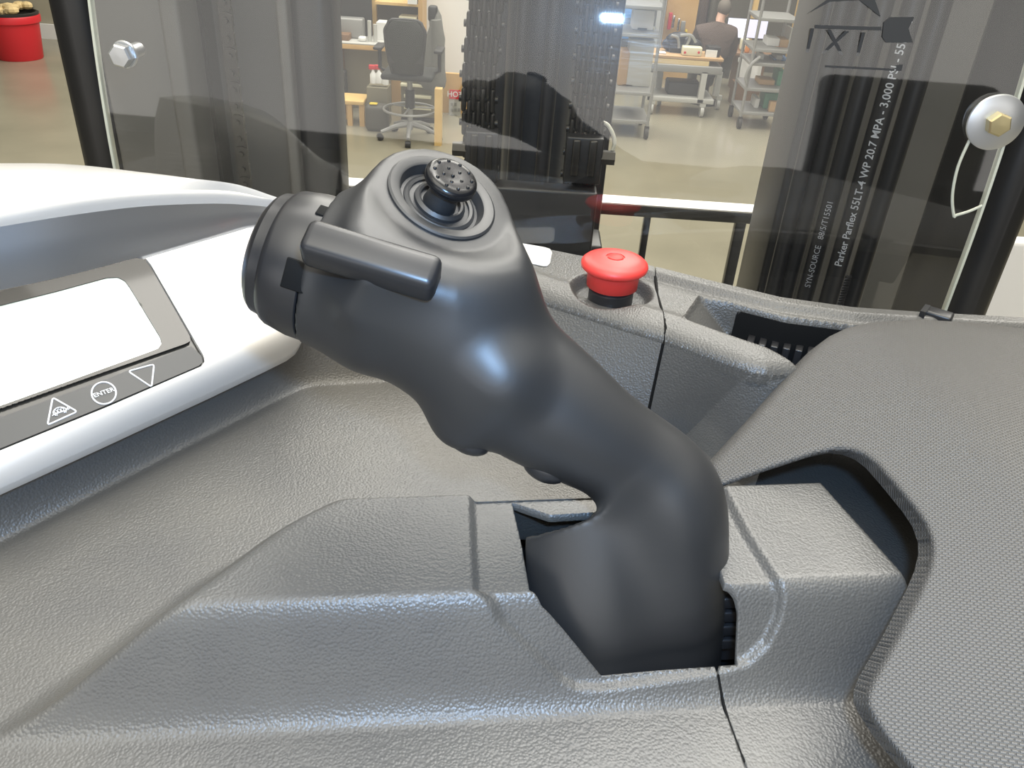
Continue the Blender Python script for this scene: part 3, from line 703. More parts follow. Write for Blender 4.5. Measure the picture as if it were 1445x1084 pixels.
def leaf_chain(label,px0,px1,y,n,z0,curve):
    t=thing('leaf_chain',label,'chain',(X0((px0+px1)/2,y),y,z0)); a,c=X0(px0,y),X0(px1,y); w=(c-a)/7; b=MB(); pb=MB(); P=.0254
    for i in range(n):
        z=z0+i*P*.5*2
        bend=curve(z)
        for j in range(7):
            zz=z+(P/2 if j%2 else 0)
            b.box((a+w*(j+.5)+bend,y+.004*((j*7+i*3)%3-1)*.4,zz),(w*.94,.019,P*.99),bev=.0025)
        pb.cyl((a-.003+bend,y-.001,z),(c+.003+bend,y-.001,z),.004,n=10)
    b.obj('leaf_plates',m_chain,t,angle=30); pb.obj('pins',m_chain,t)
def anchor(label,px0,px1,py0,py1,y,side):
    p0=Yp(px0,(py0+py1)/2,y); p1=Yp(px1,(py0+py1)/2,y); zt_=Yp((px0+px1)/2,py0,y)[2]; zb=Yp((px0+px1)/2,py1,y)[2]; w=p1[0]-p0[0]; xm=(p0[0]+p1[0])/2
    t=thing('chain_anchor',label,'bracket',(xm,y,zb))
    b=MB(); b.box((xm,y+.016,(zt_+zb)/2),(w,.024,zt_-zb),bev=.002); b.obj('block',m_mast,t)
    for k in (-.22,.22):
        b=MB(); b.box((xm+k*w,y+.003,zt_-.022),(w*.22,.006,.040),bev=.002); b.obj('slot',m_chain,t)
    xb=p0[0]-.006 if side<0 else p1[0]+.006
    b=MB(); b.cyl((xb-.008,y+.012,zt_-.022),(xb+.008,y+.012,zt_-.022),.008,n=6); b.obj('bolt_head',m_chain,t,angle=20)
leaf_chain('wide leaf chain left of the central lift cylinder',663,711,.93,26,2.13,lambda z:0*z-.008*math.exp(-((z-2.29)/.09)**2))
leaf_chain('wide leaf chain right of the central lift cylinder',806,856,.93,26,2.13,lambda z:.004*math.exp(-((z-2.30)/.09)**2))
anchor('black chain anchor block with two slots under the left leaf chain',655,702,188,262,.90,-1)
anchor('black chain anchor block with two slots under the right leaf chain',797,850,196,262,.90,1)
b=vbox(MB(),664,872,1.10,.05,bev=.004); tag(b.obj('inner_mast_channel',m_mast,None),'dark inner mast channel standing directly behind the central lift cylinder','mast channel')
b=MB(); xm_,xr_=X0(700,1.0,330),X0(838,1.0,330)
b=MB(); b.box(((xm_+xr_)/2,1.0,(Yp(770,330,1.0)[2])/2),(xr_-xm_+.02,.06,Yp(770,330,1.0)[2]),bev=.004); 
tag(b.obj('mast_crossmember',m_mast,None),'black steel block at the foot of the central lift cylinder','mast crossmember')
bx_,by_=X0(660,.92,330),X0(834,.92,330)
b=MB(); gt_=Yp(760,268,.89)[2]; b.box(((bx_+by_)/2,.905,gt_/2),(by_-bx_,.03,gt_),bev=.003); tag(b.obj('chain_guard',m_mast,None),'black guard plate below the two chain anchor blocks','guard plate')
m_cream=mat('cream_cable',(.72,.70,.58),.45)
b=MB(); b.tube([Yp(*q,.93) for q in spline([(846,172),(857,176),(865,190),(867,203),(862,216),(850,226),(838,230)],5)],.0022,8); tag(b.obj('cream_cable',m_cream,None),'thin cream cable looping beside the right chain anchor','cable')
# right upright
rm=thing('mast_upright','wide black steel mast channel behind the right half of the windshield','mast upright',(X0(1280,.85),.85,0))
b=vbox(MB(),1143,1178,.90,.10,bev=.006); b.obj('inner_flange',m_mast,rm)
b=vbox(MB(),1176,1400,.95,.03); b.obj('web',m_mastg,rm)
b=vbox(MB(),1205,1222,.88,.05,bev=.004); b.obj('flange_rib',m_mastg,rm)
b=vbox(MB(),1395,1464,.66,.12,bev=.02,row=300); b.obj('outer_column',m_mast,rm)
HO=[('ribbed black hose, leftmost of the hoses on the right mast',1166,.80,.0075,''),('black hose second from the left on the right mast',1190,.80,.0075,''),('black hose with short faint print behind the printed hose on the right mast',1222,.77,.0080,'small'),('black hydraulic hose with long white printed lettering on the right mast',1262,.74,.0088,'big')]
HO=[(l,p,y,r,k) for l,p,y,r,k in HO]
m_print=mat('hose_print',(.50,.52,.55),.5)
for lab,px_,y_,r_,kind in HO:
    x=X0(px_,y_); t=thing('mast_hose',lab,'hose',(x,y_,0),'hoses on the right mast')
    b=MB(); b.tube([(x,y_,z) for z in np.linspace(0,3.2,12)],r_,20); b.obj('hose',m_hose,t)
    if kind:
        txt,size,zc=('Parker Parflex 55LT-4 WP 20.7 MPA - 3,000 PSI - 55LT-4',.0092,2.305) if kind=='big' else ('SYN-SOURCE   88/5/T15501',.0075,2.205)
        V,Fc=text_mesh(txt,size,.0001 if kind=='big' else 0)
        # run the print up the hose and wrap it on the round wall
        ang0=math.atan2(-y_,-x)
        bm_=bmesh.new(); vs_=[bm_.verts.new(v) for v in V]
        for q in Fc:
            try: bm_.faces.new([vs_[i] for i in q])
            except ValueError: pass
        for k in np.linspace(-size*.45,size*.45,13): bmesh.ops.bisect_plane(bm_,geom=bm_.verts[:]+bm_.edges[:]+bm_.faces[:],plane_co=(0,k,0),plane_no=(0,1,0))
        bm_.verts.index_update(); V=A([v.co[:] for v in bm_.verts]); Fc=[[v.index for v in q.verts] for q in bm_.faces]; bm_.free()
        P=[]
        for v in V:
            a=ang0-v[1]/r_
            P.append((x+(r_+.0004)*math.cos(a),y_+(r_+.0004)*math.sin(a),zc+v[0]))
        b=MB(); b.add(P,Fc); link_mesh('printed_lettering',b.V,b.F,m_print,t,False)
x=X0(1300,.80); b=MB(); b.tube([(x,.80,z) for z in np.linspace(0,3.2,6)],.009,16); tag(b.obj('mast_hose',m_hose,None),'plain black hose, rightmost of the hoses on the right mast','hose','hoses on the right mast')
sx=Yp(1183,414,.79)
b=MB(); b.tube([sx+A([.007*math.cos(t),.007*math.sin(t),.0018*t/ (2*math.pi)*1.6-.02]) for t in np.linspace(0,2*math.pi*14,220)],.0014,6); tag(b.obj('spring_guard',m_semi,None),'coiled black spring guard on the hose at the foot of the right mast','spring')
# reflected star, bar, letters and arrow painted in as dark shapes on the glass
m_refl=mat('reflection_tone',(.05,.05,.05),.6,spec=.2)
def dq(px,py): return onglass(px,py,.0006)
refl=thing('painted_reflection','painted-in dark star, bars and lettering decal on the windshield before the right mast','reflection',dq(1230,60))
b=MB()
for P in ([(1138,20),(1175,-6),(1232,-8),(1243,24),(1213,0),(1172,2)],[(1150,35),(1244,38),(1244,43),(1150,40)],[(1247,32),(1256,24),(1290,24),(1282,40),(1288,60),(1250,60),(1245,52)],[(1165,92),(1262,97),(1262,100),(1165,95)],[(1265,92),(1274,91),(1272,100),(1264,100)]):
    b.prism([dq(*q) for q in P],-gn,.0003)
b.obj('star_and_bars',m_refl,refl,smooth=False)
V,Fc=text_mesh('I X I',.019,.0); o=dq(1178,62); b=MB(); b.add([o+ge*v[0]+A([0,0,v[1]]) for v in V],Fc); b.obj('letters',m_refl,refl,smooth=False)
b=MB(); 
RPx=[(1166,120),(1178,109),(1200,106),(1300,108),(1395,120),(1395,460),(1090,460),(1150,200)]
pass
# white panel past the right pillar
b=MB(); wp=Yp(1500,340,1.3); b.box((wp[0],wp[1],wp[2]/2),(.30,.03,wp[2]),bev=.01); tag(b.obj('body_panel',m_stick,None),'bright white panel at the far right beyond the mast','body panel')
# load guard rail between mast and shop
m_lg0=mat('pale_strip_metal',(.75,.74,.72),.25,metal=.6); m_rail=mat('black_rail',(.02,.02,.02),.25)
gr=thing('guard_rail','black steel guard rail behind the mast','rail',(Yp(950,290,1.7)[0],1.7,0))
z_r=Yp(960,300,1.7)[2]; xa,xb=Yp(420,240,1.7)[0],Yp(1180,296,1.7)[0]
b=MB(); b.box(((xa+xb)/2,1.72,z_r-.002),(xb-xa,.05,.024),bev=.002); b.obj('top_bar',m_rail,gr); b=MB(); b.box(((xa+xb)/2,1.72,z_r+.0115),(xb-xa,.050,.003)); b.obj('top_strip',m_lg0,gr)  # pale strip laid along the black bar to make its top bright
for q in (910,1042,520,640,1165):
    xq=Yp(q,335,1.72)[0]; b=MB(); b.box((xq,1.73,z_r/2-.012),(.014 if q==910 else .022,.02,z_r-.02),bev=.001); b.obj('upright_bar',m_rail,gr)
# ------------------------------------------------------------------ workshop
m_floor=mat('polished_concrete',(.31,.288,.215),.22,var=(.9,(.235,.218,.162),.35,.75))
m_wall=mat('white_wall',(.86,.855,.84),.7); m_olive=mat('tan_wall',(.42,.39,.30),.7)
m_ply=mat('plywood',(.62,.40,.16),.55,var=(6,(.52,.31,.11),.3,.8)); m_pine=mat('pine_lumber',(.72,.50,.20),.55,var=(8,(.62,.40,.14),.3,.8))
m_dkwood=mat('bench_brown',(.22,.12,.06),.5,var=(5,(.16,.085,.04),.3,.8)); m_cab=mat('olive_cabinet',(.20,.18,.12),.5)
m_blk=mat('black_plastic',(.02,.02,.02),.45); m_gry=mat('grey_steel',(.30,.30,.29),.4,metal=.2); m_lg=mat('light_grey_paint',(.50,.50,.47),.45)
m_chr=mat('chrome',(.7,.7,.7),.15,metal=1); m_rub2=mat('dark_rubber',(.03,.028,.026),.6); m_card=mat('cardboard',(.50,.32,.16),.7)
m_paper=mat('white_paper',(.82,.82,.80),.6); m_grn=mat('green_plastic',(.05,.25,.14),.5); m_blu=mat('blue_steel',(.06,.17,.38),.45); m_rd=mat('red_plastic_bin',(.62,.02,.03),.45)
m_jack=mat('grey_cloth',(.17,.17,.155),.85,bump=('noise',40,.4,.01)); m_brn=mat('brown_cloth',(.085,.06,.05),.85); m_skin=mat('skin',(.55,.33,.24),.5); m_hair=mat('grey_hair',(.14,.12,.10),.8)
m_cream2=mat('cream_enamel',(.74,.71,.52),.4); m_yel=mat('yellow_plastic',(.75,.55,.04),.45); m_tan=mat('crumpled_paper',(.72,.55,.28),.8); m_eng=mat('engine_black',(.022,.024,.03),.4); m_org=mat('orange_plastic',(.7,.25,.05),.5)
m_scr=mat('lit_screen',(.6,.6,.7),.4,emit=((.86,.87,1.),.75)); m_scr2=mat('lit_screen_dim',(.6,.6,.7),.4,emit=((.72,.72,.92),.6))
m_shade=mat('dark_panel',(.075,.07,.055),.6); m_mesh=mat('mesh_fabric',(.022,.024,.021),.75)
b=MB(); b.box((0,9,-.05),(60,40,.1)); o=b.obj('floor',m_floor,None,smooth=False); struct(o)
def fl(px,py): return Zp(px,py,0)
def bb(b,px0,py0,px1,py1,y,th,bev=0,z0=None):
    """upright box whose near face covers the pixel rectangle at plan distance y"""
    mx,my=(px0+px1)/2,(py0+py1)/2
    x0,x1=Yp(px0,my,y)[0],Yp(px1,my,y)[0]; za=Yp(mx,py0,y)[2]; zb=Yp(mx,py1,y)[2] if z0 is None else z0
    b.box(((x0+x1)/2,y+th/2,(za+zb)/2),(x1-x0,th,za-zb),bev=bev); return b
def one(name,lab,cat,m,px0,py0,px1,py1,y,th,bev=0,z0=None,group=None):
    if z0 is not None and Yp((px0+px1)/2,py0,y)[2]<z0+.01: print('LOW',name,lab)
    return tag(bb(MB(),px0,py0,px1,py1,y,th,bev,z0).obj(name,m,None,angle=30),lab,cat,group)
# walls
def wall(name,m,px0,px1,y,z0,z1,th=.15):
    x0,x1=Yp(px0,60,y)[0],Yp(px1,60,y)[0]; b=MB(); b.box(((x0+x1)/2,y+th/2,(z0+z1)/2),(x1-x0,th,z1-z0)); return struct(b.obj(name,m,None,smooth=False))
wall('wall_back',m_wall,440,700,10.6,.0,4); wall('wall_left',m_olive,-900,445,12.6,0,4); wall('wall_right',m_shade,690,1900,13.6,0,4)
b=MB(); x0,x1=Yp(-200,60,12.55)[0],Yp(300,60,12.55)[0]; b.box(((x0+x1)/2,12.57,.10),(x1-x0,.04,.2)); struct(b.obj('baseboard_left',m_wall,None,smooth=False))
one('wall_panel','dark grey rounded panel on the tan wall behind the red bin','wall panel',m_shade,-60,4,50,61,12.52,.05,bev=.02)
# red bin
rb_=thing('waste_bin','red plastic waste bin full of crumpled paper against the left wall','bin',fl(12,88))
p=fl(12,88); b=MB(); b.lathe(p+A([0,.3,0]),(0,0,1),[(0,.26),(.015,.27),(.44,.31),(.45,.335),(.52,.34),(.535,.33),(.52,.30),(.36,.27)],32); b.obj('bin_body',m_rd,rb_)
b=MB(); b.lathe(p+A([0,.3,.52]),(0,0,1),[(0,.325),(.04,.33),(.05,.30),(-.02,.27)],32); b.obj('bin_liner',m_blk,rb_)
b=MB()
for i in range(16): b.ball(p+A([rng.uniform(-.20,.20),.3+rng.uniform(-.20,.20),.555+rng.uniform(0,.07)]),(rng.uniform(.05,.10),rng.uniform(.05,.10),.05),n=8,m=5)
tag(b.obj('crumpled_paper',m_tan,None,angle=20),'yellowish crumpled paper heaped in the red bin','waste paper'); bpy.data.objects['crumpled_paper']['kind']='stuff'
# left bench
yb=9.6
bn=thing('workbench','workbench with orange wood edge behind the drafting chair','workbench',(Yp(500,120,yb)[0],yb,0))
bb(MB(),430,62,546,69,yb,.55,.005).obj('bench_top',m_ply,bn); bb(MB(),438,69,484,150,yb+.1,.33,z0=0).obj('left_pedestal',m_dkwood,bn); bb(MB(),484,69,548,150,yb+.25,.2,z0=0).obj('back_panel',m_cab,bn)
bb(MB(),430,60,546,61.9,yb,.55,.003).obj('laminate',m_lg,bn)
one('computer_monitor','large dark computer monitor standing on the left workbench','monitor',m_blk,462,-30,524,55,yb+.45,.06,bev=.01,z0=Yp(488,60,yb)[2]+.001)
one('printer','grey boxy printer on the left workbench under the monitor','printer',m_gry,476,26,512,46,yb+.25,.15,bev=.02,z0=Yp(488,60,yb)[2]+.001)
one('paper_roll','white paper roll lying on the left workbench','paper roll',m_paper,505,52,516,59,yb+.1,.08,bev=.02)
for k,(q0_,q1_) in enumerate(((519,29),(527,34))):
    p=Yp(q0_+3,60,yb+.15); b=MB(); b.cyl((p[0],p[1],p[2]-.02),(p[0],p[1],Yp(q0_,q1_,yb+.15)[2]),.022,n=14); tag(b.obj('spray_can',m_lg,None),'tall pale can on the bench, '+('taller one nearer the monitor' if k==0 else 'shorter one nearer the chair'),'can')
one('tool_tray','small brown tray of parts at the left end of the workbench','tray',m_dkwood,464,48,492,58,yb+.1,.2,bev=.01)
one('desk_frame','pine upright at the right end of the workbench','post',m_pine,519,-30,531,64,yb+.7,.06)
hs=thing('hutch_shelf','wooden hutch shelf behind the drafting chair','shelf',(Yp(560,40,10.1)[0],10.1,0))
bb(MB(),529,4,590,8,10.1,.4).obj('shelf_board',m_pine,hs); bb(MB(),590,-30,596,60,10.1,.4,z0=0).obj('side_board',m_ply,hs); bb(MB(),530,8,590,34,10.45,.04).obj('back_board',m_shade,hs); bb(MB(),549,66,588,80,10.2,.3,z0=0).obj('lower_board',m_ply,hs)
one('paper_stack','stack of white paper on the workbench behind the chair','paper',m_paper,531,32,546,49,9.9,.2,z0=Yp(488,60,yb)[2]+.001)
one('binder','white framed box on the top shelf of the hutch','box',m_paper,575,-12,588,6,10.05,.2)
one('storage_tote','pale box on the middle of the hutch shelf','box',m_cream2,563,24,588,30,10.1,.2)
# drawer unit with pale drawer lips
dw=thing('drawer_cabinet','olive drawer cabinet with pale drawer lips right of the chair','cabinet',(Yp(588,150,9.45)[0],9.45,0))
bb(MB(),566,98,613,172,9.45,.38,z0=0).obj('body',m_cab,dw)
for (q,w0,w1) in ((106,570,592),(119,565,601),(135,570,608),(151,570,608)):
    bb(MB(),w0,q,w1,q+4,9.38,.1,.004).obj('drawer',m_cream2,dw)
one('plinth','dark plinth strip under the olive drawer cabinet','plinth',m_blk,566,167,613,173,9.40,.05)
# low stool
ls=thing('step_stool','low wooden step stool under the workbench','stool',fl(490,178))
yl=fl(490,178)[1]; bb(MB(),468,142,513,148,yl,.35,.01).obj('seat',m_pine,ls)
for q in (490,507): bb(MB(),q,147,q+7,178,yl+.02,.05,z0=0).obj('leg',m_ply,ls)
bb(MB(),488,147,494,170,yl+.28,.05,z0=0).obj('leg',m_ply,ls)
one('black_bin','black plastic bin standing under the left end of the workbench','bin',m_blk,466,100,488,142,9.56,.12,bev=.02,z0=0)
one('tool_bag','dark tool bag with yellow handles on the floor beside the step stool','bag',m_shade,514,150,546,174,8.9,.2,bev=.05,z0=0)
one('yellow_clamp','yellow plastic clamp lying on top of the dark tool bag','clamp',m_yel,521,146,532,149,8.93,.06,bev=.008,z0=Yp(530,150,8.9)[2]+.001)
# spray bottles
for k,(q,h_) in enumerate(((523,0),(531,0),(540,6))):
    p=Yp(q+4,117+h_/3,9.2); t=thing('spray_bottle','white spray bottle with '+('red trigger, ' if k<2 else 'no red head, ')+('leftmost','middle','smallest rightmost')[k]+' of three beside the chair','spray bottle',p,'spray bottles beside the chair')
    b=MB(); b.lathe(p,(0,0,1),[(0,.035),(.09,.035),(.12,.015),(.14,.013)],14); b.obj('bottle',m_paper,t)
    if k<2: b=MB(); b.box(p+A([-.01,0,.16]),(.07,.03,.05),bev=.01); b.obj('trigger_head',m_rd,t)
p=Yp(532,121,9.2); b=MB(); b.box((p[0]+.01,9.25,p[2]/2-.002),(.23,.22,p[2]-.004),bev=.01); tag(b.obj('parts_crate',m_cab,None,angle=30),'olive crate under the three spray bottles','crate')
# drafting chair
p=fl(579,196); p[2]=0; hs_=1.0
ch=thing('drafting_chair','dark mesh drafting chair with foot ring and five star base on the shop floor','chair',p)
cz=lambda py: Yp(573,py,p[1])[2]
b=MB(); b.cyl(p+A([0,0,.10]),p+A([0,0,.62]),.028,n=16); b.obj('gas_column',m_gry,ch)
b=MB(); b.cyl(p+A([0,0,.32]),p+A([0,0,.50]),.05,n=16); b.obj('column_sleeve',m_blk,ch)
b=MB(); b.tube([p+A([.27*math.cos(t),.27*math.sin(t),.305]) for t in np.linspace(0,2*math.pi,33)[:-1]],.013,8,True)
for k in range(3): a=k*2.1+.4; b.tube([p+A([0,0,.33]),p+A([.27*math.cos(a),.27*math.sin(a),.305])],.010,6)
b.obj('foot_ring',m_gry,ch)
for k in range(5):
    a=2*math.pi*k/5-.25; e=A([math.cos(a),math.sin(a),0]); b=MB(); b.tube([p+A([0,0,.16]),p+e*.16+A([0,0,.135]),p+e*.31+A([0,0,.085])],[.034,.026,.018],8); lg=b.obj('base_leg',m_gry,ch)
    b=MB(); sd_=np.cross(e,A([0,0,1.])); b.cyl(p+e*.32+A([0,0,.035])-sd_*.028,p+e*.32+A([0,0,.035])+sd_*.028,.033,n=14); b.obj('caster',m_blk,lg)
b=MB(); b.box(p+A([0,.0,.66]),(.52,.48,.06),bev=.028); b.obj('seat',m_mesh,ch)
rows=[]; 
for t in np.linspace(0,1,12):
    z=.70+.50*t; w_=.135+.03*math.sin(math.pi*min(t*.62+.1,1))+(.035*t if t<.85 else .035*.85-.45*(t-.85)**1.0); 
    yy=-.22-.05*math.sin(math.pi*t)-.10*t
    rows.append([p+A([w_*math.cos(s),yy+.035*math.sin(s)-.03*math.cos(s)**2*-1,z]) for s in np.linspace(0,2*math.pi,20)[:-1]])
b=MB(); b.loft(rows); bk=b.obj('backrest',m_mesh,ch)
edge=[r[0] for r in rows]+[r[10] for r in rows[::-1]]
b=MB(); b.tube([A(q) for q in spline(edge,2)],.017,8); b.obj('back_frame',m_blk,bk)
b=MB(); b.box(p+A([0,-.27,.86]),(.36,.05,.12),bev=.02); b.obj('lumbar_pad',m_blk,bk)
for s in (-1,1):
    b=MB(); b.tube([p+A([s*.22,.0,.66]),p+A([s*.30,0,.70]),p+A([s*.30,0,.88])],.02,8); b.box(p+A([s*.30,0,.90]),(.09,.26,.035),bev=.015); b.obj('armrest',m_blk,ch)
# jacket on the post
yj=9.45
jk=thing('hanging_jacket','grey jacket hanging on the wall between the chair and the lift chain','jacket',Yp(605,60,yj))
rows=[]
for (py_,xa,xb,dp) in ((12,606,618,.05),(22,605,623,.07),(38,606,625,.10),(55,600,627,.11),(75,595,628,.12),(95,590,628,.12),(112,588,630,.11),(122,592,628,.10),(127,600,622,.07)):
    x0,x1=Yp(xa,py_,yj)[0],Yp(xb,py_,yj)[0]; z=Yp((xa+xb)/2,py_,yj)[2]; r=[]
    for s in np.linspace(0,2*math.pi,33)[:-1]:
        k=1+.10*math.sin(5*s+py_*.02); r.append(A([(x0+x1)/2+(x1-x0)/2*math.cos(s),yj+dp*k*math.sin(s),z]))
    rows.append(r)
b=MB(); b.loft(rows); b.obj('jacket_body',m_jack,jk)
b=MB(); b.tube([Yp(*q,yj-.10) for q in ((616,28),(619,55),(617,85),(612,108))],[.05,.07,.065,.05],12); b.obj('sleeve',m_jack,jk)
b=MB(); b.box(Yp(611,19,yj-.02),(.10,.10,.16),bev=.03); b.obj('hood_collar',m_blk,jk)
# wood wainscot, post, sign
one('plywood_wainscot','orange plywood wainscot board below the white wall beside the sign','wainscot board',m_ply,612,104,668,178,9.9,.06,z0=0)
one('timber_post','pale pine timber post standing on the floor below the jacket','post',m_pine,613,126,623,206,fl(618,206)[1],.10,z0=0)
ys_=9.8; sg=thing('safety_sign','tall narrow safety sign with a red header leaning on the plywood wainscot','sign',Yp(642,180,ys_))
bb(MB(),633.5,128,650,180,ys_,.02).obj('sign_board',m_lg,sg); bb(MB(),634,127,650,140,ys_-.01,.01).obj('red_header',m_rd,sg)
for txt,q,mm,sz in (('HOT',133.5,m_paper,.085),('WORK',147,m_shade,.055),('ONLY',155,m_shade,.055),('AREA',164,m_shade,.055),('KEEP',172,m_shade,.055))[:1]:
    V,Fc=text_mesh(txt,sz,.001); o=Yp(642,q,ys_-.014); b=MB(); b.add([o+A([v[0],0,v[1]]) for v in V],Fc); b.obj('lettering',mm,sg,smooth=False)
for i,q in enumerate((145,153,162,171)):
    for j in range(2+i%2): bb(MB(),636+j*5,q,639.5+j*5,q+4.5,ys_-.008,.006).obj('faded_print',m_gry,sg)
# ---- right: rack trolley, blue rack, table, cart
def trolley(name,lab,cat,px0,px1,rows_,pyb,y,dep,mt,post_py0,wheel=.06,cap=True):
    t=thing(name,lab,cat,(Yp((px0+px1)/2,pyb,y)[0],y,0)); x0,x1=Yp(px0,80,y)[0],Yp(px1,80,y)[0]; xm=(px0+px1)/2
    ztop=Yp(xm,post_py0,y)[2]; zb=.14
    for xx in (x0,x1):
        for yy in (y,y+dep):
            b=MB(); b.cyl((xx,yy,zb),(xx,yy,ztop),.018,n=8); b.obj('post',mt,t)
            b=MB(); b.cyl((xx-.02,yy,wheel),(xx+.02,yy,wheel),wheel,n=16); b.box((xx,yy,wheel*2),(.05,.04,.03)); b.obj('caster',m_rub2,t)
    for q in rows_:
        z=Yp(xm,q,y)[2]; b=MB(); b.box(((x0+x1)/2,y+dep/2,z),(x1-x0+.03,dep+.03,.035),bev=.004); b.obj('shelf',mt,t)
    TOPS[:]=[Yp(xm,q,y)[2]+.0185 for q in rows_]; return t
TOPS=[]
def deck(px0,py0,px1,py1,y,top=None):
    z=Yp((px0+px1)/2,py1,y)[2]; c=[q for q in TOPS]; return min(c,key=lambda q:abs(q-z))
yt=fl(900,190)[1]-.15
trolley('rack_trolley','tall grey steel rack trolley on casters beside the lift mast','trolley',872,927,(10,50,132,172),190,yt,.6,m_gry,-30)
for i,(a,c,q0_,q1_,m_,l) in enumerate(((893,930,14,47,m_paper,'white panel box on the upper deck of the rack trolley'),(888,925,56,88,m_lg,'grey panel box standing behind the rack trolley uprights'),(872,893,118,131,m_blk,'black case on the lower deck of the rack trolley'),(898,914,38,50,m_gry,'small grey motor on the middle deck of the rack trolley'),(876,890,72,86,m_card,'reddish brown parts bag beside the white box on the rack trolley'),(922,930,40,50,m_cream2,'small cream box at the right end of the middle deck'))):
    one('parts_box',l,'box',m_,max(a,876),q0_,min(c,923),q1_,yt+.25,.25,bev=.01,z0=deck(a,q0_,c,q1_,yt+.25))
bs=thing('blue_rack','blue steel storage rack behind the right leaf chain','rack',(Yp(870,90,11.5)[0],11.5,0))
for q in (866,892,905): bb(MB(),q,-30,q+7,150,11.5,.08,z0=0).obj('post',m_blu,bs)
for q in (20,50,92): bb(MB(),858,q,915,q+5,11.5,.5).obj('shelf',m_blu,bs)
one('tall_cabinet','pale grey tall cabinet behind the rack trolley','cabinet',m_lg,895,-20,935,110,12.2,.4,z0=0)
# table
p=fl(960,160); yt2=p[1]-.15
tb=thing('rolling_table','grey steel rolling table with a wooden pallet on it','table',(Yp(965,160,yt2)[0],yt2,0))
bb(MB(),908,92,1020,103,yt2,.55,.01).obj('table_top',m_gry,tb)
for (q,dy_) in ((987,0),(925,.45),(915,0),(1008,.45)):
    bb(MB(),q,102,q+8,150,yt2+dy_,.08,z0=.17).obj('leg',m_lg,tb)
    xx=Yp(q+4,155,yt2+dy_)[0]; b=MB(); b.cyl((xx-.02,yt2+dy_+.04,.065),(xx+.02,yt2+dy_+.04,.065),.065,n=16); b.box((xx,yt2+dy_+.04,.15),(.07,.07,.05)); b.obj('caster',m_lg,tb)
bb(MB(),912,138,1008,145,yt2,.53,.01).obj('lower_shelf',m_lg,tb)
one('dark_crate','dark crate on the lower shelf of the rolling table','crate',m_blk,942,117,988,138,yt2+.12,.3,bev=.02,z0=Yp(960,138,yt2)[2]+.001)
ZP=Yp(966,80,yt2+.03)[2]+.001
ZT=Yp(964,92,yt2)[2]+.001
pal=thing('pallet','wooden pallet lying on the rolling table','pallet',Yp(965,92,yt2+.05))
bb(MB(),910,80,1022,84,yt2+.03,.47,.004).obj('deck_boards',m_card,pal); bb(MB(),916,84,1001,92,yt2+.03,.03,z0=ZT).obj('front_stringer',m_tan,pal); bb(MB(),930,84,1018,92,yt2+.46,.03,z0=ZT).obj('rear_stringer',m_tan,pal)
en=thing('engine','dark engine assembly sitting on the pallet','engine',Yp(957,80,yt2+.3))
b=MB()
for (q0_,q1_,r_) in ((946,68,.10),(955,58,.13),(968,60,.11),(978,66,.10),(950,74,.09),(965,72,.12),(962,52,.08)):
    c_=Yp(q0_,q1_,yt2+.33); c_[2]=max(c_[2],ZP+r_*.8); b.ball(c_,(r_*1.1,r_*.8,r_*.8),n=12,m=8)
b.box((Yp(957,76,yt2+.33)[0],yt2+.33,ZP+.05),(.26,.2,.098),bev=.02); b.obj('block',m_eng,en)
for (a_,c_) in (((947,50),(958,68)),((972,50),(966,70)),((982,60),(960,50))):
    b=MB(); b.tube([Yp(*q,yt2+.22) for q in spline([a_,((a_[0]+c_[0])/2+4,(a_[1]+c_[1])/2-5),c_],5)],.018,8); b.obj('intake_hose',m_gry,en)
cb=thing('control_box','cream enamel control box with red buttons on the front of the pallet','control box',Yp(980,80,yt2+.1))
bb(MB(),963,66.5,991,81,yt2+.08,.12,.015,z0=ZP).obj('housing',m_cream2,cb)
for q in (966.5,986): o=Yp(q,74,yt2+.08); b=MB(); b.cyl(o,o+A([0,-.012,0]),.014,n=14); b.obj('red_button',m_rd,cb)
one('battery','dark blue battery with a white label side on the right of the pallet','battery',m_blk,998,66,1017,81,yt2+.12,.15,bev=.01,z0=ZP)
one('label_card','white card leaning on the battery on the pallet','card',m_paper,996,71,1012,80,yt2+.09,.015,z0=ZP)
one('rag','small white rag on the left end of the pallet','rag',m_paper,930,74,940,80,yt2+.1,.1,bev=.03,z0=ZP)
# pegboard with tools
one('pegboard','orange wooden tool board hung behind the engine','tool board',m_ply,940,-20,984,56,12.6,.06,z0=0)
for i,(a,c,q0_,q1_,m_,l) in enumerate(((949,952,22,40,m_chr,'shiny wrench, leftmost tool on the orange tool board'),(956,959,26,44,m_chr,'shiny wrench, second tool on the orange tool board'),(961,967,30,44,m_gry,'grey drill in the middle of the orange tool board'),(967,970,42,48,m_yel,'yellow handled tool on the orange tool board'),(943,948,18,42,m_rd,'red handled tool at the left edge of the orange tool board'))):
    one('hanging_tool',l,'tool',m_,a,q0_,c,q1_,12.5,.05,bev=.008)
for i,(q,m_,l) in enumerate(((986,m_brn,'dark brown coat hanging left of the seated person'),(1000,m_shade,'dark grey coat hanging directly behind the seated person'))):
    one('hanging_coat',l,'coat',m_,q,-20,q+13,62,12.8,.2,bev=.06)
for i,(q,l) in enumerate(((1066,'pine post left of the two behind the screens'),(1129,'pine post right of the two beside the right mast'))): one('timber_post',l,'post',m_pine,q,-40,q+7,29,13.3,.08,z0=0)
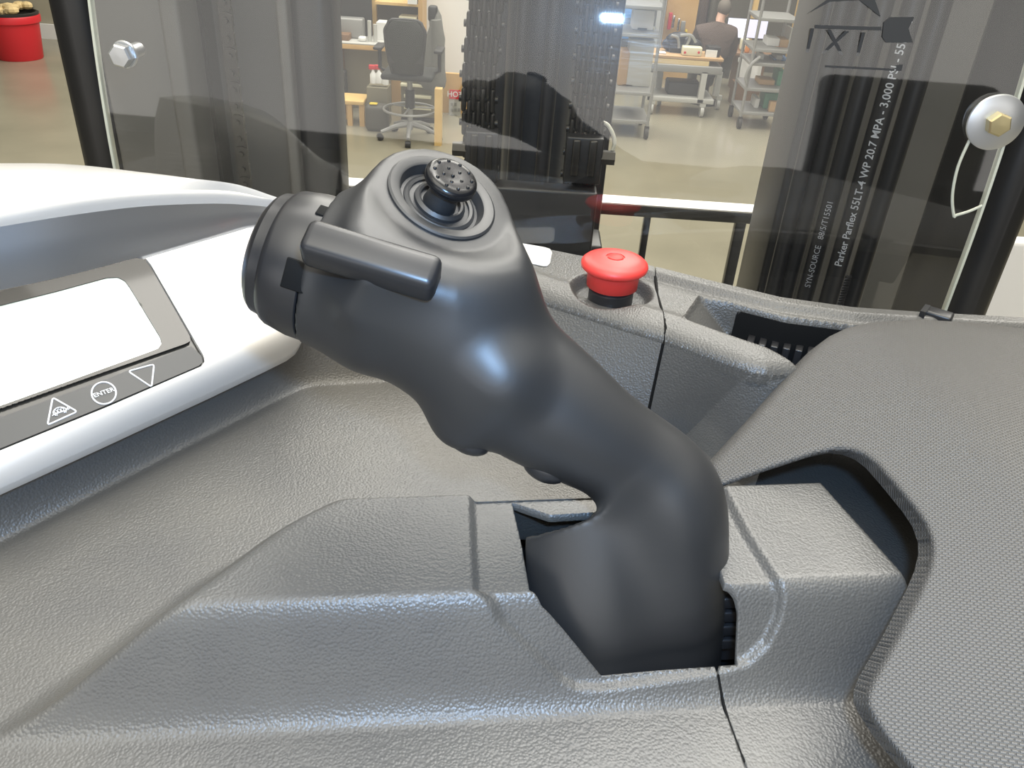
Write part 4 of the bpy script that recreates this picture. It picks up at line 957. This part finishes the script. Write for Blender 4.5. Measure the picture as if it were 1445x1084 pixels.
# desk and screens
yd=11.85
dk=thing('computer_desk','dark brown computer desk under the two lit screens','desk',(Yp(1060,110,yd)[0],yd,0))
bb(MB(),1018,76,1100,80,yd,.7,.005).obj('desk_top',m_dkwood,dk); bb(MB(),1040,80,1075,150,yd+.1,.5,z0=0).obj('drawer_pedestal',m_dkwood,dk)
for i,(a,c,q0_,q1_,m_,l) in enumerate(((1026,1053,26,53,m_scr,'brighter left one of two lit screens on the desk'),(1053,1082,28,54,m_scr2,'dimmer right one of two lit screens on the desk'))):
    t=thing('computer_screen',l,'monitor',Yp((a+c)/2,76,yd+.4)); bb(MB(),a-1,q0_-1,c+.6,q1_+1,yd+.41,.03).obj('bezel',m_blk,t); bb(MB(),a,q0_,c,q1_,yd+.40,.012).obj('lit_panel',m_,t); bb(MB(),(a+c)/2-2,q1_,(a+c)/2+2,77,yd+.45,.03,z0=Yp(1059,76,yd)[2]+.001).obj('stand',m_blk,t)
one('phone','pale desk phone beside the left lit screen','phone',m_cream2,1046,55,1058,64,yd+.2,.1,bev=.02,z0=Yp(1059,76,yd)[2]+.001)
one('orange_cup','orange cup on the desk below the left lit screen','cup',m_org,1053,64,1059,68,yd+.05,.06,bev=.015,z0=Yp(1059,76,yd)[2]+.001)
tw=thing('hanging_towel','white towel draped over the front of the desk','towel',Yp(1058,100,yd-.05))
b=MB(); rows=[]
for t_ in np.linspace(0,1,8):
    py_=83+37*t_; x0,x1=Yp(1046-4*t_+(-4 if t_<.2 else 0),py_,yd-.06)[0],Yp(1078-7*t_,py_,yd-.06)[0]; z=Yp(1058,py_,yd-.06)[2]
    rows.append([A([x0+(x1-x0)*s,yd-.06+.018*math.sin(s*14),z]) for s in np.linspace(0,1,24)]+[A([x0+(x1-x0)*s,yd-.04+.018*math.sin(s*14),z]) for s in np.linspace(1,0,24)])
b.loft(rows); b.obj('cloth',m_paper,tw)
# seated person seen from behind
q=Yp(1012,110,11.27); px_w=q[0]; S_=1.0
pe=thing('person','person in a dark brown top seated at the lit screens, seen from behind','person',(px_w,11.27,0))
def skin(name,pts,edges,m,parent):
    me=bpy.data.meshes.new(name); og=ORG[parent.name]; me.from_pydata([tuple(A(p_[:3])-og) for p_ in pts],edges,[]); me.materials.append(m)
    o=bpy.data.objects.new(name,me); COL.objects.link(o); o.parent=parent; o.modifiers.new('s','SKIN'); 
    for i,v in enumerate(me.skin_vertices[0].data): v.radius=(pts[i][3],pts[i][4] if len(pts[i])>4 else pts[i][3]); v.use_root=(i==0)
    su=o.modifiers.new('u','SUBSURF'); su.levels=2; su.render_levels=2; return o
hd=Yp(1022,20,11.32); sh=Yp(1012,40,11.27); hz=.50
px0=sh[0]
pts=[(px0,11.27,hz,.17,.14),(px0,11.29,hz+.20,.16,.12),(px0,11.30,sh[2]-.08,.19,.12),(px0+.02,11.33,sh[2]+.06,.07,.07),(px0+.05,11.37,sh[2]+.16,.055),(hd[0],11.39,hd[2],.09,.10),(hd[0],11.39,hd[2]+.12,.07,.08),
 (px0+.21,11.31,sh[2]-.05,.065),(px0+.27,11.39,sh[2]-.30,.05),(px0+.22,11.69,sh[2]-.33,.04),(px0+.18,11.79,sh[2]-.32,.03),
 (px0-.21,11.31,sh[2]-.05,.065),(px0-.26,11.39,sh[2]-.30,.05),(px0-.16,11.67,sh[2]-.33,.04),(px0-.12,11.77,sh[2]-.32,.03),
 (px0+.11,11.52,hz-.02,.085),(px0+.12,11.77,hz-.02,.065),(px0+.12,11.77,.10,.045),(px0-.11,11.52,hz-.02,.085),(px0-.12,11.77,hz-.02,.065),(px0-.12,11.77,.10,.045)]
ed_=[(0,1),(1,2),(2,3),(3,4),(4,5),(5,6),(2,7),(7,8),(8,9),(9,10),(2,11),(11,12),(12,13),(13,14),(0,15),(15,16),(16,17),(0,18),(18,19),(19,20)]
skin('body',pts,ed_,m_skin,pe)
sp=[tuple(list(pts[i][:3])+[k*1.4 for k in pts[i][3:]]) for i in (0,1,2,3,7,8,9,11,12,13)]
skin('brown_top',sp,[(0,1),(1,2),(2,3),(2,4),(4,5),(5,6),(2,7),(7,8),(8,9)],m_brn,pe)
tr_=[tuple(list(pts[i][:3])+[k*1.3 for k in pts[i][3:]]) for i in (0,15,16,17,18,19,20)]
skin('trousers',tr_,[(0,1),(1,2),(2,3),(0,4),(4,5),(5,6)],m_shade,pe)
b=MB(); b.ball((hd[0],11.38,hd[2]+.07),(.085,.10,.10),n=16,m=10); b.obj('hair',m_hair,pe)
st=thing('work_stool','black work stool under the seated person','stool',(px0,11.27,0))
b=MB(); b.cyl((px0,11.27,.36),(px0,11.27,.40),.18,n=24); b.obj('seat',m_blk,st); b=MB(); b.cyl((px0,11.27,.03),(px0,11.27,.36),.03,n=12); b.cyl((px0,11.27,0.),(px0,11.27,.03),.20,n=24); b.obj('pedestal',m_blk,st)
# right cart with bins
yc=fl(1090,180)[1]-.15
trolley('shelf_cart','grey wire shelf cart loaded with boxes beside the right mast','cart',1062,1117,(28,72,92,128,162),180,yc,.55,m_gry,-30)
for i,(a,c,q0_,q1_,m_,l) in enumerate(((1083,1100,54,68,m_paper,'white box on the upper deck of the shelf cart'),(1100,1124,56,70,m_card,'brown carton on the upper deck of the shelf cart'),(1094,1118,66,72,m_org,'flat orange tray on the second deck of the shelf cart'),(1091,1113,83,92,m_blu,'blue and white box on the third deck of the shelf cart'),(1095,1104,78,88,m_lg,'pale grey box behind the blue box on the shelf cart'),(1071,1093,113,125,m_card,'brown carton on the fourth deck of the shelf cart'),(1078,1100,132,155,m_grn,'green plastic bin on the bottom deck of the shelf cart'),(1060,1072,139,149,m_paper,'small white carton at the left of the bottom deck'),(1086,1112,144,157,m_card,'brown carton in front of the green bin on the shelf cart'),(1098,1108,100,112,m_grn,'small green bin on the fourth deck of the shelf cart'),(1072,1078,76,90,m_paper,'white bottle at the left of the third deck'),(1117,1130,40,72,m_lg,'pale grey instrument at the right of the shelf cart'))):
    one('stored_box',l,'box' if 'bottle' not in l else 'bottle',m_,max(a,1066),q0_,min(c,1113.5),q1_,yc+(.05 if i==8 else .20),.25 if i not in(8,) else .08,bev=.008,z0=deck(a,q0_,c,q1_,yc+.2))
b=MB(); b.tube([Yp(*q,yc-.03) for q in spline([(1073,80),(1060,92),(1053,108),(1054,118)],6)],.02,8); tag(b.obj('cart_handle',m_gry,None),'curved grey push handle on the left of the shelf cart','handle bar')
one('brown_crate','reddish brown crate on the floor beneath the desk','crate',m_dkwood,1034,118,1062,158,11.25,.25,z0=0)
one('back_shelving','grey shelving board behind the loaded shelf cart','shelf board',m_gry,1070,28,1140,32,12.8,.4)

# ------------------------------------------------------------------ operator side: backrest the windshield mirrors
def mirror_hit(px,py,yq):
    p=onglass(px,py); n=nrm(gn-A([0,0,1])*2*GA*max(p[2]-2.30,0)); d=ray(px,py); d=d-2*(d@n)*n; t=(yq-p[1])/d[1]; return p+d*t
q=[mirror_hit(*k,-.45) for k in ((1160,112),(1420,112))]
zt_=(q[0][2]+q[1][2])/2; xa_,xb_=sorted((q[0][0],q[1][0]))
br_=thing('operator_backrest','dark padded operator backrest mirrored in the right half of the windshield','backrest',((xa_+xb_)/2,-.45,0))
b=MB(); b.box(((xa_+xb_)/2,-.47,zt_-.25),(xb_-xa_,.05,.5),bev=.024); b.obj('back_pad',m_black,br_)
b=MB(); b.box(((xa_+xb_)/2,-.52,(zt_-.1)/2),(.12,.04,zt_-.1)); b.obj('backrest_post',m_mast,br_)

# ------------------------------------------------------------------ light
def area(name,loc,tgt,sx,sy,e,col):
    l=bpy.data.lights.new(name,'AREA'); l.shape='RECTANGLE'; l.size=sx; l.size_y=sy; l.energy=e; l.color=col
    o=bpy.data.objects.new(name,l); COL.objects.link(o); o.location=loc
    o.rotation_euler=(Vector(tgt)-Vector(loc)).to_track_quat('-Z','Y').to_euler(); return o
WARM=(1,.95,.82)
area('shop_ceiling_lamp',(.5,3,6.5),(.5,3,0),13,13,480,WARM)
def lcdm(px,py):
    p=onfascia(px,py); v=nrm(C-p); r=2*(n2@v)*n2-v; return p+r*((6.3-p[2])/r[2])
_q=lcdm(140,500); _o=area('strip_lamp',tuple(_q),(_q[0],_q[1],0),1.25,.62,36,(1,.97,.9)); _o.rotation_euler=(0,0,math.radians(50))
_p=W(LC); _n=dirW(nl); _v=nrm(C-_p); _r=2*(_n@_v)*_n-_v; _q=_p+_r*((6.2-_p[2])/_r[2]); 
area('sheen_fill_light',(.9,3.6,6.4),tuple(_p),6,4.5,500,(1,.97,.9))  # added overhead panel, gives the handle head and console tops their sheen
area('rear_veil_light',(-2.5,-8,3.1),(-2.5,0,2.25),17,4.2,330,(1,.97,.92))  # invented rear light panel; gives the windshield its veil and fills front faces
area('console_fill_light',(-.6,-2.2,6.5),(0,0,2.3),4,4,150,WARM); area('far_fill_light',(0,10.5,6.3),(0,10.5,0),10,7,950,(1,.965,.88))  # both added: overhead fill for the console, and brightening for the back workshop
fl=area('camera_flash',tuple(C+R_*.022+U_*.035-F*.01),tuple(D(722,542,.5)),.022,.014,1.1,(.34,.60,1))
w=bpy.data.worlds.new('shop_ambient'); SC.world=w; w.use_nodes=True
bg=w.node_tree.nodes['Background']; bg.inputs[0].default_value=(1,.95,.85,1); bg.inputs[1].default_value=.045
SC.view_settings.view_transform='Standard'; SC.view_settings.look='None'; SC.view_settings.gamma=1; SC.view_settings.use_curve_mapping=False
SC.view_settings.exposure=0.12
